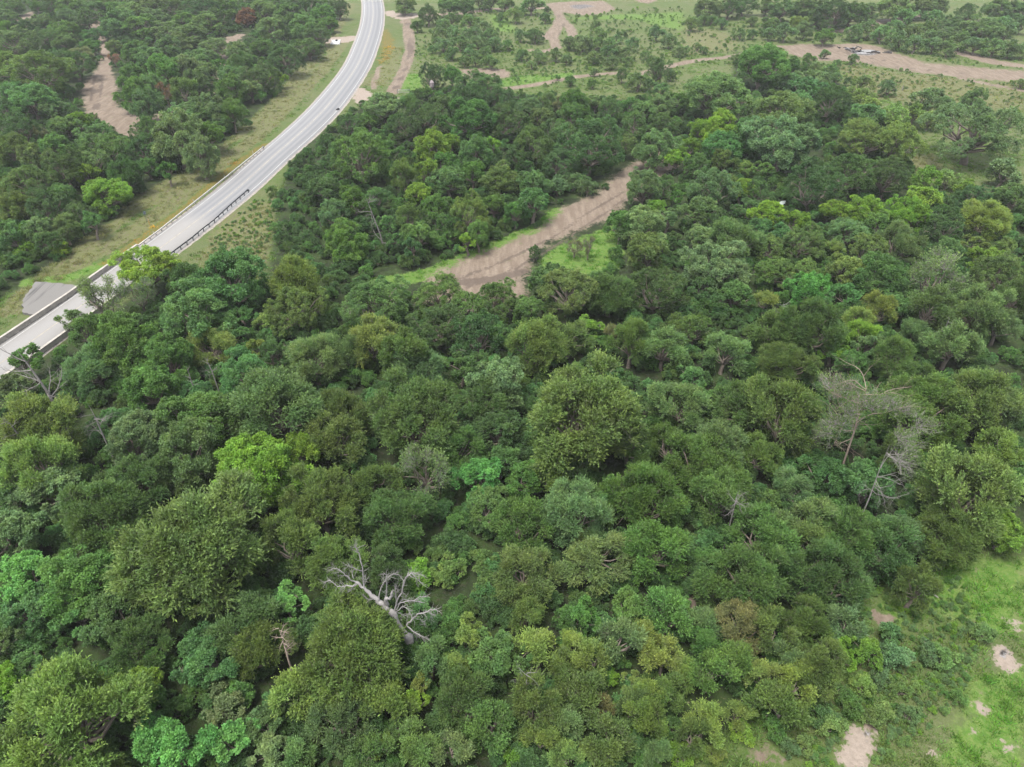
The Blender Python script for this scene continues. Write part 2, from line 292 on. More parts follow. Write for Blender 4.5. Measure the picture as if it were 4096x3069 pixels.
(-58.3,100.7,'x','gy',2.86,6.5,'grey-green thin twiggy tree in front of the lime tree over the bridge'),
(-61.1,89.8,'e','md',2.64,6.3,'mid-green leafy tree in front-right of the concrete apron'),
(-33.1,85.2,'o','dk',2.56,5.6,'dark green dense tree in front-right of the teal dome below the bridge'),
(59.1,97.5,'e','tl',2.81,5.5,'blue-green leafy tree in front-left of the grey bleached tree'),
(26.7,92.2,'o','ol',2.70,5.7,'first olive-green dense tree left of the white twiggy treetop'),
(40.4,88.9,'m','ol',2.63,5.8,'olive-green feathery tree in front-right of the white twiggy treetop'),
(-45.7,39.7,'e','gy',1.61,3.8,'small grey-green leafy tree behind-left of the big pale olive corner tree'),
(-42.6,35.3,'e','br',1.52,4.4,'small bright yellow-green leafy tree behind-left of the big pale olive corner tree'),
(17.9,41.6,'m','gy',1.65,3.7,'small grey-green feathery tree left of the tan brushy tree'),
(34.3,38.6,'s','gy',1.61,2.7,'grey-green shrub behind-right of the larger sandy patch'),
(-155.0,315.5,'e','gy',6.87,9.8,'first huge grey-green leafy tree behind the left dirt clearing'),
(-146.3,314.4,'e','md',6.87,8.3,'second huge mid-green leafy tree behind the left dirt clearing'),
(-71.8,278.6,'o','dk',6.18,7.1,'second huge dark green dense tree in front-right of the rust-red tree'),
(-78.6,195.3,'e','gy',4.53,10.2,'first huge grey-green leafy tree behind-left of the far end of the roadside rail'),
(-89.0,181.4,'o','dk',4.28,8.6,'large dark green dense tree right of the left dirt clearing'),
(-114.5,167.5,'e','ol',4.01,8.5,'large olive-green leafy tree left of the left dirt clearing'),
(48.6,131.7,'e','br',3.33,7.3,'large bright yellow-green leafy tree behind the white twiggy treetop'),
(62.0,116.0,'o','ol',3.02,7.2,'large olive-green dense tree left of the grey bleached tree'),
(-66.5,82.7,'e','md',2.40,5.3,'mid-green leafy tree left of the forked dead tree by the bridge'),
(-6.9,82.1,'e','dk',2.39,4.9,'dark green leafy tree in front of the bare dirt strip'),
(46.9,83.5,'e','md',2.42,4.5,'mid-green leafy tree behind the tangled grey dead tree'),
(-131.2,341.9,'o','dk',7.02,11.2,'second huge dark green dense tree left of the rust-red tree'),
(-120.3,300.7,'e','gy',6.29,7.8,'second huge grey-green leafy tree left of the rust-red tree'),
(-88.3,348.0,'o','dk',7.13,11.6,'second huge dark green dense tree right of the rust-red tree'),
(-101.2,241.5,'e','gy',5.19,9.2,'second huge grey-green leafy tree in front-left of the rust-red tree'),
(-80.9,220.8,'e','md',4.81,8.5,'huge mid-green leafy tree behind-left of the far end of the roadside rail'),
(-86.7,124.7,'e','gy',3.04,6.7,'large grey-green leafy tree behind the concrete apron'),
(-11.6,207.4,'o','dk',4.55,9.3,'huge dark green dense tree in front-left of the bare sand oval'),
(17.0,201.2,'e','md',4.44,8.9,'huge mid-green leafy tree in front-right of the lone dark tree by the tracks'),
(22.0,177.0,'o','dk',4.00,8.3,'first large dark green dense tree behind the far end of the dirt strip'),
(1.6,164.5,'o','dk',3.78,7.1,'large dark green dense tree in front of the bare sand oval'),
(4.1,146.5,'e','tl',3.45,7.2,'large blue-green leafy tree left of the far end of the dirt strip'),
(-33.6,131.5,'e','gy',3.17,6.9,'large grey-green leafy tree behind-left of the tall white snag'),
(85.6,353.2,'e','gy',7.25,9.2,'huge grey-green leafy tree behind-left of the round bright tree by the field'),
(125.7,347.1,'e','gy',7.12,10.8,'huge grey-green leafy tree behind-right of the round bright tree by the field'),
(128.1,341.4,'e','gy',7.04,8.3,'huge grey-green leafy tree behind-left of the ash heap'),
(142.1,339.1,'e','dk',6.99,8.9,'huge dark green leafy tree behind the ash heap'),
(177.8,356.8,'e','gy',7.31,9.3,'second huge grey-green leafy tree behind-right of the ash heap'),
(210.3,349.7,'e','gy',7.18,10.1,'second huge grey-green leafy tree behind the gnarled field tree'),
(86.9,221.7,'s','tl',4.85,7.0,'third blue-green shrub in front-right of the round bright tree by the field'),
(94.0,199.5,'s','tl',4.44,6.5,'first blue-green shrub in front of the ash heap'),
(63.4,135.2,'e','br',3.25,5.6,'large bright yellow-green leafy tree behind-right of the white twiggy treetop'),
(84.3,144.2,'s','br',3.43,5.1,'bright yellow-green shrub behind the grey bleached tree'),
(100.0,139.8,'e','gy',3.32,7.4,'large grey-green leafy tree in front-right of the gnarled field tree'),
(34.0,122.9,'e','gy',3.03,5.7,'large grey-green leafy tree in front-right of the far end of the dirt strip'),
(45.4,118.6,'o','ol',2.94,5.8,'olive-green dense tree behind the white twiggy treetop'),
(2.5,98.3,'e','ol',2.58,4.9,'olive-green leafy tree in front-right of the bare dirt strip'),
(55.9,96.6,'m','yl',2.53,6.1,'yellowish feathery tree in front-left of the grey bleached tree'),
(81.2,114.3,'e','br',2.87,5.3,'bright yellow-green leafy tree right of the grey bleached tree'),
(77.6,99.4,'m','dk',2.57,6.7,'dark green feathery tree right of the grey bleached tree'),
(-16.9,29.4,'m','gy',1.31,3.2,'small grey-green feathery tree in front of the drooping brown dead tree'),
(4.7,59.5,'m','ol',1.85,5.0,'olive-green feathery tree in front-left of the olive giant in mid-picture'),
(6.7,41.8,'e','md',1.52,4.6,'small mid-green leafy tree left of the tan brushy tree'),
(31.6,38.9,'e','br',1.49,3.4,'second small bright yellow-green leafy tree behind the larger sandy patch'),
(17.2,38.7,'m','md',1.47,4.4,'small mid-green feathery tree in front-left of the tan brushy tree'),
(24.3,37.5,'m','gy',1.45,4.4,'small grey-green feathery tree in front-right of the tan brushy tree'),
(11.8,39.5,'m','yl',1.48,4.7,'first small yellowish feathery tree left of the tan brushy tree'),
(9.8,33.4,'m','gy',1.38,4.0,'first small grey-green feathery tree in front-left of the tan brushy tree'),
(2.4,30.4,'m','yl',1.32,3.9,'second small yellowish feathery tree in front-right of the leaning white dead tree'),
(4.1,29.0,'m','yl',1.29,4.0,'third small yellowish feathery tree in front-right of the leaning white dead tree'),
(14.3,30.7,'m','ol',1.32,4.3,'second small olive-green feathery tree in front-left of the tan brushy tree'),
(-132.0,308.1,'e','gy',6.11,7.4,'fourth huge grey-green leafy tree left of the rust-red tree'),
(-122.9,322.0,'e','gy',6.35,7.9,'first huge grey-green leafy tree left of the rust-red tree'),
(-92.5,308.1,'e','gy',6.09,9.2,'first huge grey-green leafy tree right of the rust-red tree'),
(-94.3,341.6,'e','md',6.69,8.3,'first huge mid-green leafy tree right of the rust-red tree'),
(-105.5,280.1,'o','gy',5.62,7.5,'huge grey-green dense tree in front-left of the rust-red tree'),
(-91.6,158.4,'o','gy',3.47,7.9,'large grey-green dense tree behind-left of the lime roadside tree'),
(-82.9,132.2,'o','dk',3.03,6.2,'large dark green dense tree in front-left of the lime roadside tree'),
(-2.8,207.3,'o','dk',4.33,8.8,'large dark green dense tree in front-right of the bare sand oval'),
(-26.3,186.9,'o','dk',3.99,6.5,'large dark green dense tree in front-right of the pale gravel drive'),
(-19.2,144.6,'e','br',3.25,5.8,'large bright yellow-green leafy tree behind-right of the tall white snag'),
(20.1,126.8,'e','md',2.93,6.9,'mid-green leafy tree in front of the far end of the dirt strip'),
(46.6,136.2,'o','dk',3.11,5.4,'large dark green dense tree behind the white twiggy treetop'),
(45.3,123.3,'e','tl',2.86,7.2,'second blue-green leafy tree behind the white twiggy treetop'),
(49.0,109.5,'o','ol',2.64,5.5,'olive-green dense tree behind-right of the white twiggy treetop'),
(54.3,104.0,'s','tl',2.56,4.0,'blue-green shrub right of the white twiggy treetop'),
(31.0,105.1,'o','dk',2.57,4.7,'dark green dense tree left of the white twiggy treetop'),
(51.4,91.1,'m','br',2.33,4.4,'bright yellow-green feathery tree behind the tangled grey dead tree'),
(-31.7,38.2,'e','md',1.36,3.6,'small mid-green leafy tree behind the vivid mint tree at the bottom edge'),
(-8.3,33.6,'e','br',1.28,3.8,'small bright yellow-green leafy tree in front of the leaning white dead tree'),
(-8.5,38.7,'s','dk',1.38,2.4,'dark green shrub in front-right of the leaning white dead tree'),
(-6.1,48.8,'s','yl',1.55,2.6,'yellowish shrub behind-right of the leaning white dead tree'),
(-28.3,34.2,'s','md',1.31,2.3,'mid-green shrub behind the vivid mint tree at the bottom edge'),
(-27.4,35.7,'s','md',1.33,2.3,'mid-green shrub behind-right of the vivid mint tree at the bottom edge'),
(7.3,61.8,'m','gy',1.74,5.0,'grey-green feathery tree in front of the olive giant in mid-picture'),
(28.9,37.9,'e','br',1.35,4.1,'first small bright yellow-green leafy tree behind the larger sandy patch'),
(21.4,36.0,'m','yl',1.31,4.3,'small yellowish feathery tree in front-right of the tan brushy tree'),
(30.9,33.4,'s','yl',1.29,2.2,'low yellowish shrub behind-right of the larger sandy patch'),
(11.5,34.3,'m','yl',1.28,4.1,'third small yellowish feathery tree in front-left of the tan brushy tree'),
(11.4,29.1,'m','gy',1.20,3.9,'second small grey-green feathery tree in front-left of the tan brushy tree'),
(26.6,32.6,'s','lo',1.28,2.2,'low pale olive shrub behind-left of the larger sandy patch'),
(-194.5,357.5,'e','md',6.59,9.1,'third huge mid-green leafy tree behind the left dirt clearing'),
(-175.6,333.0,'o','dk',6.19,8.6,'first huge dark green dense tree behind the left dirt clearing'),
(-147.3,333.5,'e','gy',6.21,7.5,'sixth huge grey-green leafy tree left of the rust-red tree'),
(-146.2,351.9,'o','dk',6.50,9.5,'third huge dark green dense tree left of the rust-red tree'),
(-81.3,311.5,'e','gy',5.83,9.6,'second huge grey-green leafy tree right of the rust-red tree'),
(-73.7,300.4,'o','dk',5.66,7.5,'third huge dark green dense tree right of the rust-red tree'),
(-122.5,264.9,'e','gy',5.07,6.9,'huge grey-green leafy tree behind-right of the left dirt clearing'),
(-119.2,272.1,'e','gy',5.18,8.5,'fifth huge grey-green leafy tree left of the rust-red tree'),
(-105.8,213.3,'e','md',4.19,9.6,'first large mid-green leafy tree behind-right of the left dirt clearing'),
(-99.0,203.6,'e','gy',4.03,8.8,'large grey-green leafy tree right of the left dirt clearing'),
(-75.9,194.8,'e','gy',3.91,6.5,'large grey-green leafy tree behind-left of the far end of the roadside rail'),
(-112.0,185.8,'e','gy',3.76,6.9,'first large grey-green leafy tree left of the left dirt clearing'),
(-106.6,161.5,'e','gy',3.34,8.2,'large grey-green leafy tree in front-left of the left dirt clearing'),
(-80.3,168.3,'o','dk',3.48,5.8,'large dark green dense tree behind-right of the lime roadside tree'),
(-78.4,174.5,'e','md',3.57,7.3,'large mid-green leafy tree right of the left dirt clearing'),
(-89.6,139.9,'e','gy',2.99,7.1,'grey-green leafy tree left of the lime roadside tree'),
(-83.4,127.2,'m','gy',2.80,5.1,'grey-green feathery tree in front-left of the lime roadside tree'),
(4.4,203.7,'e','gy',4.06,7.0,'first large grey-green leafy tree in front-right of the bare sand oval'),
(40.0,204.6,'e','gy',4.07,7.3,'first large grey-green leafy tree left of the pale spreading tree'),
(-29.2,171.2,'e','md',3.52,6.0,'large mid-green leafy tree in front of the pale gravel drive'),
(-15.1,158.6,'e','md',3.30,7.1,'large mid-green leafy tree in front-right of the pale gravel drive'),
(-11.7,128.7,'o','dk',2.81,6.0,'dark green dense tree behind-left of the bare dirt strip'),
(217.9,348.3,'e','gy',6.45,8.4,'third huge grey-green leafy tree behind the gnarled field tree'),
(83.5,229.6,'s','tl',4.50,6.6,'first blue-green shrub in front-right of the round bright tree by the field'),
(101.8,199.2,'s','yl',4.00,5.9,'yellowish shrub in front-right of the ash heap'),
(90.3,155.0,'s','br',3.27,4.9,'bright yellow-green shrub in front-left of the gnarled field tree'),
(75.9,117.1,'e','tl',2.62,6.0,'blue-green leafy tree behind-right of the grey bleached tree'),
(23.8,91.5,'o','ol',2.19,6.0,'second olive-green dense tree left of the white twiggy treetop'),
(45.3,110.5,'e','yl',2.52,4.7,'yellowish leafy tree behind the white twiggy treetop'),
(59.6,91.7,'m','gy',2.21,4.3,'grey-green feathery tree in front of the grey bleached tree'),
(24.3,81.2,'e','tl',2.04,4.0,'blue-green leafy tree in front-left of the white twiggy treetop'),
(45.6,86.7,'e','br',2.12,4.8,'bright yellow-green leafy tree behind the tangled grey dead tree'),
(50.8,87.5,'e','gy',2.14,4.5,'grey-green leafy tree behind-right of the tangled grey dead tree'),
(-159.6,339.5,'e','gy',5.94,9.8,'second huge grey-green leafy tree behind the left dirt clearing'),
(-156.8,358.7,'e','gy',6.24,9.8,'seventh huge grey-green leafy tree left of the rust-red tree'),
(-125.4,354.1,'e','md',6.17,10.0,'huge mid-green leafy tree behind-left of the rust-red tree'),
(-105.7,345.9,'e','gy',6.04,10.1,'huge grey-green leafy tree behind-right of the rust-red tree'),
(-104.0,361.9,'o','dk',6.30,9.0,'first huge dark green dense tree right of the rust-red tree'),
(-79.3,338.6,'e','md',5.93,9.1,'second huge mid-green leafy tree right of the rust-red tree'),
(-104.5,264.4,'e','gy',4.78,7.0,'first huge grey-green leafy tree in front-left of the rust-red tree'),
(-93.5,269.5,'e','gy',4.86,7.7,'huge grey-green leafy tree in front of the rust-red tree'),
(-107.2,225.8,'e','gy',4.18,7.2,'large grey-green leafy tree behind-right of the left dirt clearing'),
(-90.5,222.4,'e','gy',4.10,9.4,'second large grey-green leafy tree in front-left of the rust-red tree'),
(-124.2,202.4,'e','gy',3.82,6.2,'second large grey-green leafy tree left of the left dirt clearing'),
(-104.8,147.7,'e','ol',2.96,6.1,'olive-green leafy tree left of the lime roadside tree'),
(-28.1,203.5,'m','gy',3.82,7.4,'large grey-green feathery tree right of the pale gravel drive'),
(-19.4,203.2,'e','dk',3.82,7.5,'large dark green leafy tree in front-left of the bare sand oval'),
(15.4,193.8,'e','md',3.67,7.6,'large mid-green leafy tree in front-right of the lone dark tree by the tracks'),
(30.7,186.5,'o','dk',3.55,8.1,'second large dark green dense tree behind the far end of the dirt strip'),
(-23.1,152.0,'m','ol',3.01,7.5,'large olive-green feathery tree behind-right of the tall white snag'),
(-3.5,137.5,'e','md',2.80,5.7,'third mid-green leafy tree behind the bare dirt strip'),
(-19.6,130.0,'e','ol',2.67,6.9,'olive-green leafy tree behind-right of the tall white snag'),
(95.3,357.3,'o','dk',6.22,9.2,'huge dark green dense tree behind-left of the round bright tree by the field'),
(116.9,350.0,'e','gy',6.11,9.0,'huge grey-green leafy tree behind the round bright tree by the field'),
(128.8,211.8,'e','gy',3.96,6.8,'large grey-green leafy tree behind the gnarled field tree'),
(81.4,212.5,'s','tl',3.98,5.9,'second blue-green shrub in front-right of the round bright tree by the field'),
(40.6,157.1,'o','dk',3.09,7.1,'large dark green dense tree in front of the pale spreading tree'),
(53.5,129.1,'e','br',2.66,6.0,'bright yellow-green leafy tree behind the white twiggy treetop'),
(-2.3,83.2,'e','tl',1.96,4.1,'blue-green leafy tree in front of the bare dirt strip'),
(52.4,95.3,'m','yl',2.14,4.7,'yellowish feathery tree right of the white twiggy treetop'),
(-8.9,31.6,'e','tl',1.14,3.4,'small blue-green leafy tree in front of the leaning white dead tree'),
(-4.8,36.8,'m','yl',1.22,3.9,'first small yellowish feathery tree in front-right of the leaning white dead tree'),
(-10.5,30.3,'m','yl',1.13,2.9,'small yellowish feathery tree in front-right of the drooping brown dead tree'),
(35.0,41.2,'s','tl',1.31,2.3,'blue-green shrub behind the larger sandy patch'),
(18.8,33.0,'m','yl',1.17,3.1,'first small yellowish feathery tree in front of the tan brushy tree'),
(15.2,36.5,'m','yl',1.22,3.3,'first small yellowish feathery tree in front-left of the tan brushy tree'),
(28.8,34.5,'s','md',1.20,2.1,'low mid-green shrub behind the larger sandy patch'),
(30.6,36.0,'s','yl',1.23,2.2,'low yellowish shrub behind the larger sandy patch'),
(0.4,29.9,'s','br',1.13,2.0,'low bright yellow-green shrub in front-right of the leaning white dead tree'),
(13.8,30.2,'s','br',1.14,2.0,'second low bright yellow-green shrub in front-left of the tan brushy tree'),
(13.4,32.6,'s','md',1.17,2.1,'low mid-green shrub in front-left of the tan brushy tree'),
(38.9,38.8,'s','lo',1.27,2.2,'low pale olive shrub left of the round sandy patch'),
(-136.2,334.0,'e','md',5.53,6.4,'huge mid-green leafy tree left of the rust-red tree'),
(-132.7,275.4,'e','md',4.67,6.5,'first huge mid-green leafy tree behind the left dirt clearing'),
(-89.9,282.4,'e','md',4.77,5.8,'huge mid-green leafy tree in front-right of the rust-red tree'),
(-86.1,247.5,'m','gy',4.23,9.0,'large grey-green feathery tree in front of the rust-red tree'),
(-118.2,242.1,'e','md',4.18,6.6,'second large mid-green leafy tree behind-right of the left dirt clearing'),
(-87.3,240.9,'e','gy',4.15,7.1,'large grey-green leafy tree in front of the rust-red tree'),
(-92.5,215.4,'m','ol',3.76,8.7,'large olive-green feathery tree right of the left dirt clearing'),
(-133.3,199.2,'o','dk',3.53,8.0,'large dark green dense tree left of the left dirt clearing'),
(-72.9,195.3,'m','ol',3.47,8.2,'large olive-green feathery tree behind-left of the far end of the roadside rail'),
(-93.0,155.2,'e','br',2.89,5.9,'bright yellow-green leafy tree behind-left of the lime roadside tree'),
(-83.6,121.5,'o','dk',2.40,5.0,'dark green dense tree behind the concrete apron'),
(38.8,191.9,'o','dk',3.44,5.9,'large dark green dense tree in front-left of the pale spreading tree'),
(-41.4,191.2,'o','dk',3.42,6.6,'large dark green dense tree in front-left of the pale gravel drive'),
(-8.4,153.0,'e','md',2.85,7.0,'mid-green leafy tree in front of the bare sand oval'),
(0.7,134.5,'e','md',2.59,5.5,'second mid-green leafy tree behind the bare dirt strip'),
(-6.1,124.2,'e','md',2.43,6.5,'first mid-green leafy tree behind the bare dirt strip'),
(-28.1,127.9,'e','dk',2.49,5.5,'dark green leafy tree behind-left of the tall white snag'),
(37.0,164.6,'e','br',3.03,5.9,'large bright yellow-green leafy tree behind-right of the far end of the dirt strip'),
(176.2,319.7,'e','gy',5.31,7.6,'huge grey-green leafy tree right of the ash heap'),
(196.4,320.2,'s','gy',5.33,7.7,'sixth grey-green shrub behind the gnarled field tree'),
(88.8,202.9,'s','tl',3.61,5.4,'second blue-green shrub in front of the ash heap'),
(47.8,163.0,'e','ol',3.00,6.4,'large olive-green leafy tree in front of the pale spreading tree'),
(47.4,145.3,'e','br',2.74,6.5,'bright yellow-green leafy tree in front of the pale spreading tree'),
(49.9,143.8,'o','dk',2.72,6.4,'dark green dense tree in front-right of the pale spreading tree'),
(-67.5,96.8,'s','gy',2.05,3.3,'grey-green shrub in front-right of the concrete apron'),
(-40.7,96.2,'e','tl',2.04,4.1,'blue-green leafy tree in front-right of the teal dome below the bridge'),
(-37.4,95.1,'e','yl',2.02,3.9,'yellowish leafy tree in front-right of the teal dome below the bridge'),
(-40.5,90.3,'e','tl',1.95,4.2,'blue-green leafy tree in front of the teal dome below the bridge'),
(-9.6,39.1,'s','dk',1.16,2.1,'low dark green shrub in front of the leaning white dead tree'),
(-24.0,35.8,'s','tn',1.11,2.0,'low tan brown shrub in front-left of the drooping brown dead tree'),
(21.9,32.4,'s','md',1.07,1.9,'low mid-green shrub left of the larger sandy patch'),
(5.3,39.5,'m','yl',1.15,3.4,'second small yellowish feathery tree left of the tan brushy tree'),
(10.3,35.5,'e','yl',1.09,3.5,'small yellowish leafy tree in front-left of the tan brushy tree'),
(7.6,33.9,'m','tn',1.08,2.8,'small tan brown feathery tree in front-left of the tan brushy tree'),
(44.0,41.5,'s','lo',1.19,2.1,'low pale olive shrub behind-left of the round sandy patch'),
(-209.6,334.4,'e','gy',5.18,8.3,'second huge grey-green leafy tree behind-left of the left dirt clearing'),
(-203.6,360.8,'o','dk',5.54,9.3,'second huge dark green dense tree behind-left of the left dirt clearing'),
(-172.4,308.4,'e','md',4.82,8.2,'first huge mid-green leafy tree behind-left of the left dirt clearing'),
(-185.2,364.6,'m','gy',5.61,7.2,'second huge grey-green feathery tree behind the left dirt clearing'),
(-166.1,362.6,'o','dk',5.57,8.8,'fourth huge dark green dense tree left of the rust-red tree'),
(-148.9,271.9,'m','tn',4.33,6.0,'large tan brown feathery tree behind the left dirt clearing'),
(-121.3,290.1,'e','gy',4.58,6.8,'third huge grey-green leafy tree left of the rust-red tree'),
(-141.8,216.7,'e','tl',3.55,7.9,'large blue-green leafy tree left of the left dirt clearing'),
(-110.6,190.2,'e','br',3.19,6.7,'large bright yellow-green leafy tree left of the left dirt clearing'),
(-27.9,363.5,'e','gy',5.58,9.1,'huge grey-green leafy tree behind-right of the lone tree by the drive'),
(8.6,366.0,'s','gy',5.63,8.1,'grey-green shrub behind the lone dark tree by the tracks'),
(45.6,242.3,'o','dk',3.89,9.0,'large dark green dense tree behind-left of the pale spreading tree'),
(-24.4,237.6,'o','dk',3.84,8.0,'large dark green dense tree left of the bare sand oval'),
(-29.3,192.3,'e','dk',3.23,5.7,'large dark green leafy tree in front-right of the pale gravel drive'),
(7.4,194.8,'e','gy',3.26,6.6,'second large grey-green leafy tree in front-right of the bare sand oval'),
(26.0,200.4,'o','dk',3.32,7.9,'third large dark green dense tree behind the far end of the dirt strip'),
(32.5,208.1,'e','md',3.45,5.6,'large mid-green leafy tree behind the far end of the dirt strip'),
(35.4,202.2,'e','gy',3.36,6.6,'second large grey-green leafy tree left of the pale spreading tree'),
(9.1,168.0,'e','md',2.88,6.4,'mid-green leafy tree behind-left of the far end of the dirt strip'),
(9.7,150.6,'s','gy',2.67,4.1,'third grey-green shrub left of the far end of the dirt strip'),
(-27.4,141.9,'e','tl',2.53,5.3,'blue-green leafy tree behind the tall white snag'),
(-11.7,127.1,'s','md',2.34,3.7,'mid-green shrub behind-left of the bare dirt strip'),
(31.2,146.9,'o','dk',2.59,6.4,'dark green dense tree right of the far end of the dirt strip'),
(29.7,132.0,'e','gy',2.40,4.9,'grey-green leafy tree in front-right of the far end of the dirt strip'),
(104.4,365.9,'o','dk',5.62,8.0,'second huge dark green dense tree behind the round bright tree by the field'),
(190.8,365.2,'e','gy',5.61,8.1,'third huge grey-green leafy tree behind-right of the ash heap'),
(154.2,306.7,'s','gy',4.81,7.0,'third grey-green shrub right of the ash heap'),
(164.6,301.2,'s','gy',4.74,6.9,'sixth grey-green shrub right of the ash heap'),
(107.2,234.2,'s','gy',3.81,5.6,'grey-green shrub in front of the ash heap'),
(120.9,210.7,'s','gy',3.49,5.2,'first grey-green shrub behind-left of the gnarled field tree'),
(99.3,218.3,'s','yl',3.60,5.4,'first yellowish shrub in front of the ash heap'),
(108.5,202.1,'s','yl',3.37,5.1,'second yellowish shrub left of the gnarled field tree'),
(109.8,196.7,'s','yl',3.30,5.0,'first yellowish shrub left of the gnarled field tree'),
(47.6,185.2,'e','br',3.12,6.7,'large bright yellow-green leafy tree in front of the pale spreading tree'),
(41.8,172.5,'e','br',2.96,5.7,'bright yellow-green leafy tree in front-left of the pale spreading tree'),
(95.1,155.1,'s','yl',2.73,4.2,'yellowish shrub in front-left of the gnarled field tree'),
(49.3,124.6,'e','tl',2.29,5.6,'first blue-green leafy tree behind the white twiggy treetop'),
(68.0,127.9,'e','md',2.33,6.3,'mid-green leafy tree behind-left of the grey bleached tree'),
(82.4,120.2,'e','ol',2.23,4.8,'olive-green leafy tree behind-right of the grey bleached tree'),
(87.7,119.5,'e','ol',2.22,4.9,'olive-green leafy tree right of the grey bleached tree'),
(11.7,93.7,'e','br',1.87,4.1,'bright yellow-green leafy tree behind the olive giant in mid-picture'),
(39.2,110.9,'e','md',2.11,4.4,'mid-green leafy tree behind-left of the white twiggy treetop'),
(39.4,99.3,'m','yl',1.94,5.2,'yellowish feathery tree left of the white twiggy treetop'),
(53.9,87.7,'e','tl',1.78,5.2,'blue-green leafy tree behind-right of the tangled grey dead tree'),
(-7.1,64.0,'e','br',1.42,3.8,'small bright yellow-green leafy tree right of the half-bare tree with a lime patch'),
(21.7,35.2,'s','br',1.05,1.9,'first low bright yellow-green shrub in front of the tan brushy tree'),
(19.1,32.1,'s','br',1.01,1.9,'second low bright yellow-green shrub in front of the tan brushy tree'),
(-173.1,295.5,'o','gy',4.34,7.7,'large grey-green dense tree behind-left of the left dirt clearing'),
(-181.9,366.7,'o','dk',5.26,7.8,'second huge dark green dense tree behind the left dirt clearing'),
(-174.1,358.1,'m','md',5.15,6.8,'huge mid-green feathery tree behind the left dirt clearing'),
(-120.0,330.4,'o','dk',4.78,8.4,'first huge dark green dense tree left of the rust-red tree'),
(-112.3,340.2,'e','rd',4.92,6.6,'rust-red dying tree among green woods'),
(-95.7,242.0,'e','gy',3.64,7.5,'first large grey-green leafy tree in front-left of the rust-red tree'),
(-76.5,223.2,'e','gy',3.41,6.6,'large grey-green leafy tree behind the far end of the roadside rail'),
(-116.7,180.4,'m','tn',2.86,5.7,'tan brown feathery tree left of the left dirt clearing'),
(-81.9,161.9,'e','md',2.63,4.7,'first mid-green leafy tree behind-right of the lime roadside tree'),
(-79.1,129.1,'e','tl',2.19,5.7,'blue-green leafy tree in front-left of the lime roadside tree'),
(-87.6,121.2,'s','br',2.11,3.4,'bright yellow-green shrub behind-left of the concrete apron'),
(-47.8,367.7,'e','gy',5.27,7.5,'huge grey-green leafy tree behind-left of the lone tree by the drive'),
(38.6,235.7,'s','gy',3.58,5.3,'third grey-green shrub left of the pale spreading tree'),
(-37.8,197.1,'s','md',3.09,4.7,'mid-green shrub in front of the pale gravel drive'),
(26.9,174.0,'o','gy',2.77,6.1,'grey-green dense tree behind the far end of the dirt strip'),
(-18.6,155.4,'e','br',2.53,6.6,'bright yellow-green leafy tree behind-right of the tall white snag'),
(28.3,136.1,'e','br',2.29,5.3,'bright yellow-green leafy tree in front-right of the far end of the dirt strip'),
(114.1,365.6,'o','dk',5.24,8.0,'first huge dark green dense tree behind the round bright tree by the field'),
(105.7,309.3,'s','gy',4.53,6.6,'grey-green shrub behind-right of the round bright tree by the field'),
(139.7,313.6,'s','gy',4.58,6.7,'grey-green shrub behind the ash heap'),
(141.7,305.0,'s','gy',4.47,6.5,'first grey-green shrub behind-right of the ash heap'),
(143.6,294.2,'s','gy',4.33,6.3,'first grey-green shrub right of the ash heap'),
(147.0,289.0,'s','gy',4.27,6.3,'second grey-green shrub right of the ash heap'),
(166.5,294.2,'s','gy',4.33,6.3,'fourth grey-green shrub behind the gnarled field tree'),
(173.2,284.0,'s','gy',4.20,6.2,'second grey-green shrub behind the gnarled field tree'),
(177.9,281.6,'s','gy',4.17,6.1,'third grey-green shrub behind the gnarled field tree'),
(194.1,344.5,'o','dk',4.97,8.5,'huge dark green dense tree right of the ash heap'),
(118.7,218.9,'s','gy',3.37,5.0,'third grey-green shrub behind-left of the gnarled field tree'),
(46.0,151.7,'o','ol',2.49,4.9,'olive-green dense tree in front of the pale spreading tree'),
(96.4,150.1,'s','br',2.48,3.9,'bright yellow-green shrub in front of the gnarled field tree'),
(-7.7,35.6,'e','yl',0.98,3.6,'small yellowish leafy tree in front-right of the leaning white dead tree'),
(-7.9,48.2,'s','yl',1.16,2.1,'low yellowish shrub behind-right of the leaning white dead tree'),
(8.6,37.0,'s','br',1.02,1.9,'first low bright yellow-green shrub in front-left of the tan brushy tree'),
(8.9,34.1,'s','br',0.98,1.8,'third low bright yellow-green shrub in front-left of the tan brushy tree'),
(10.2,31.9,'s','br',0.95,1.8,'fourth low bright yellow-green shrub in front-left of the tan brushy tree'),
(37.9,39.3,'s','gy',1.05,1.9,'low grey-green shrub left of the round sandy patch'),
(24.0,31.1,'s','lo',0.94,1.8,'low pale olive shrub left of the larger sandy patch'),
(-35.5,341.1,'o','dk',4.75,8.4,'lone dark tree beside the upper drive'),
(-197.9,311.9,'m','md',4.23,7.1,'large mid-green feathery tree behind-left of the left dirt clearing'),
(-196.9,337.1,'e','gy',4.54,5.5,'first huge grey-green leafy tree behind-left of the left dirt clearing'),
(-191.1,346.6,'m','gy',4.65,5.9,'first huge grey-green feathery tree behind the left dirt clearing'),
(-160.8,306.4,'e','tl',4.17,5.1,'large blue-green leafy tree behind the left dirt clearing'),
(-165.9,294.0,'m','gy',4.02,5.5,'large grey-green feathery tree behind-left of the left dirt clearing'),
(-76.3,356.5,'o','dk',4.76,8.3,'huge dark green dense tree left of the lone tree by the drive'),
(-75.3,327.7,'e','md',4.42,6.3,'third huge mid-green leafy tree right of the rust-red tree'),
(-21.0,362.1,'e','gy',4.82,8.4,'huge grey-green leafy tree right of the lone tree by the drive'),
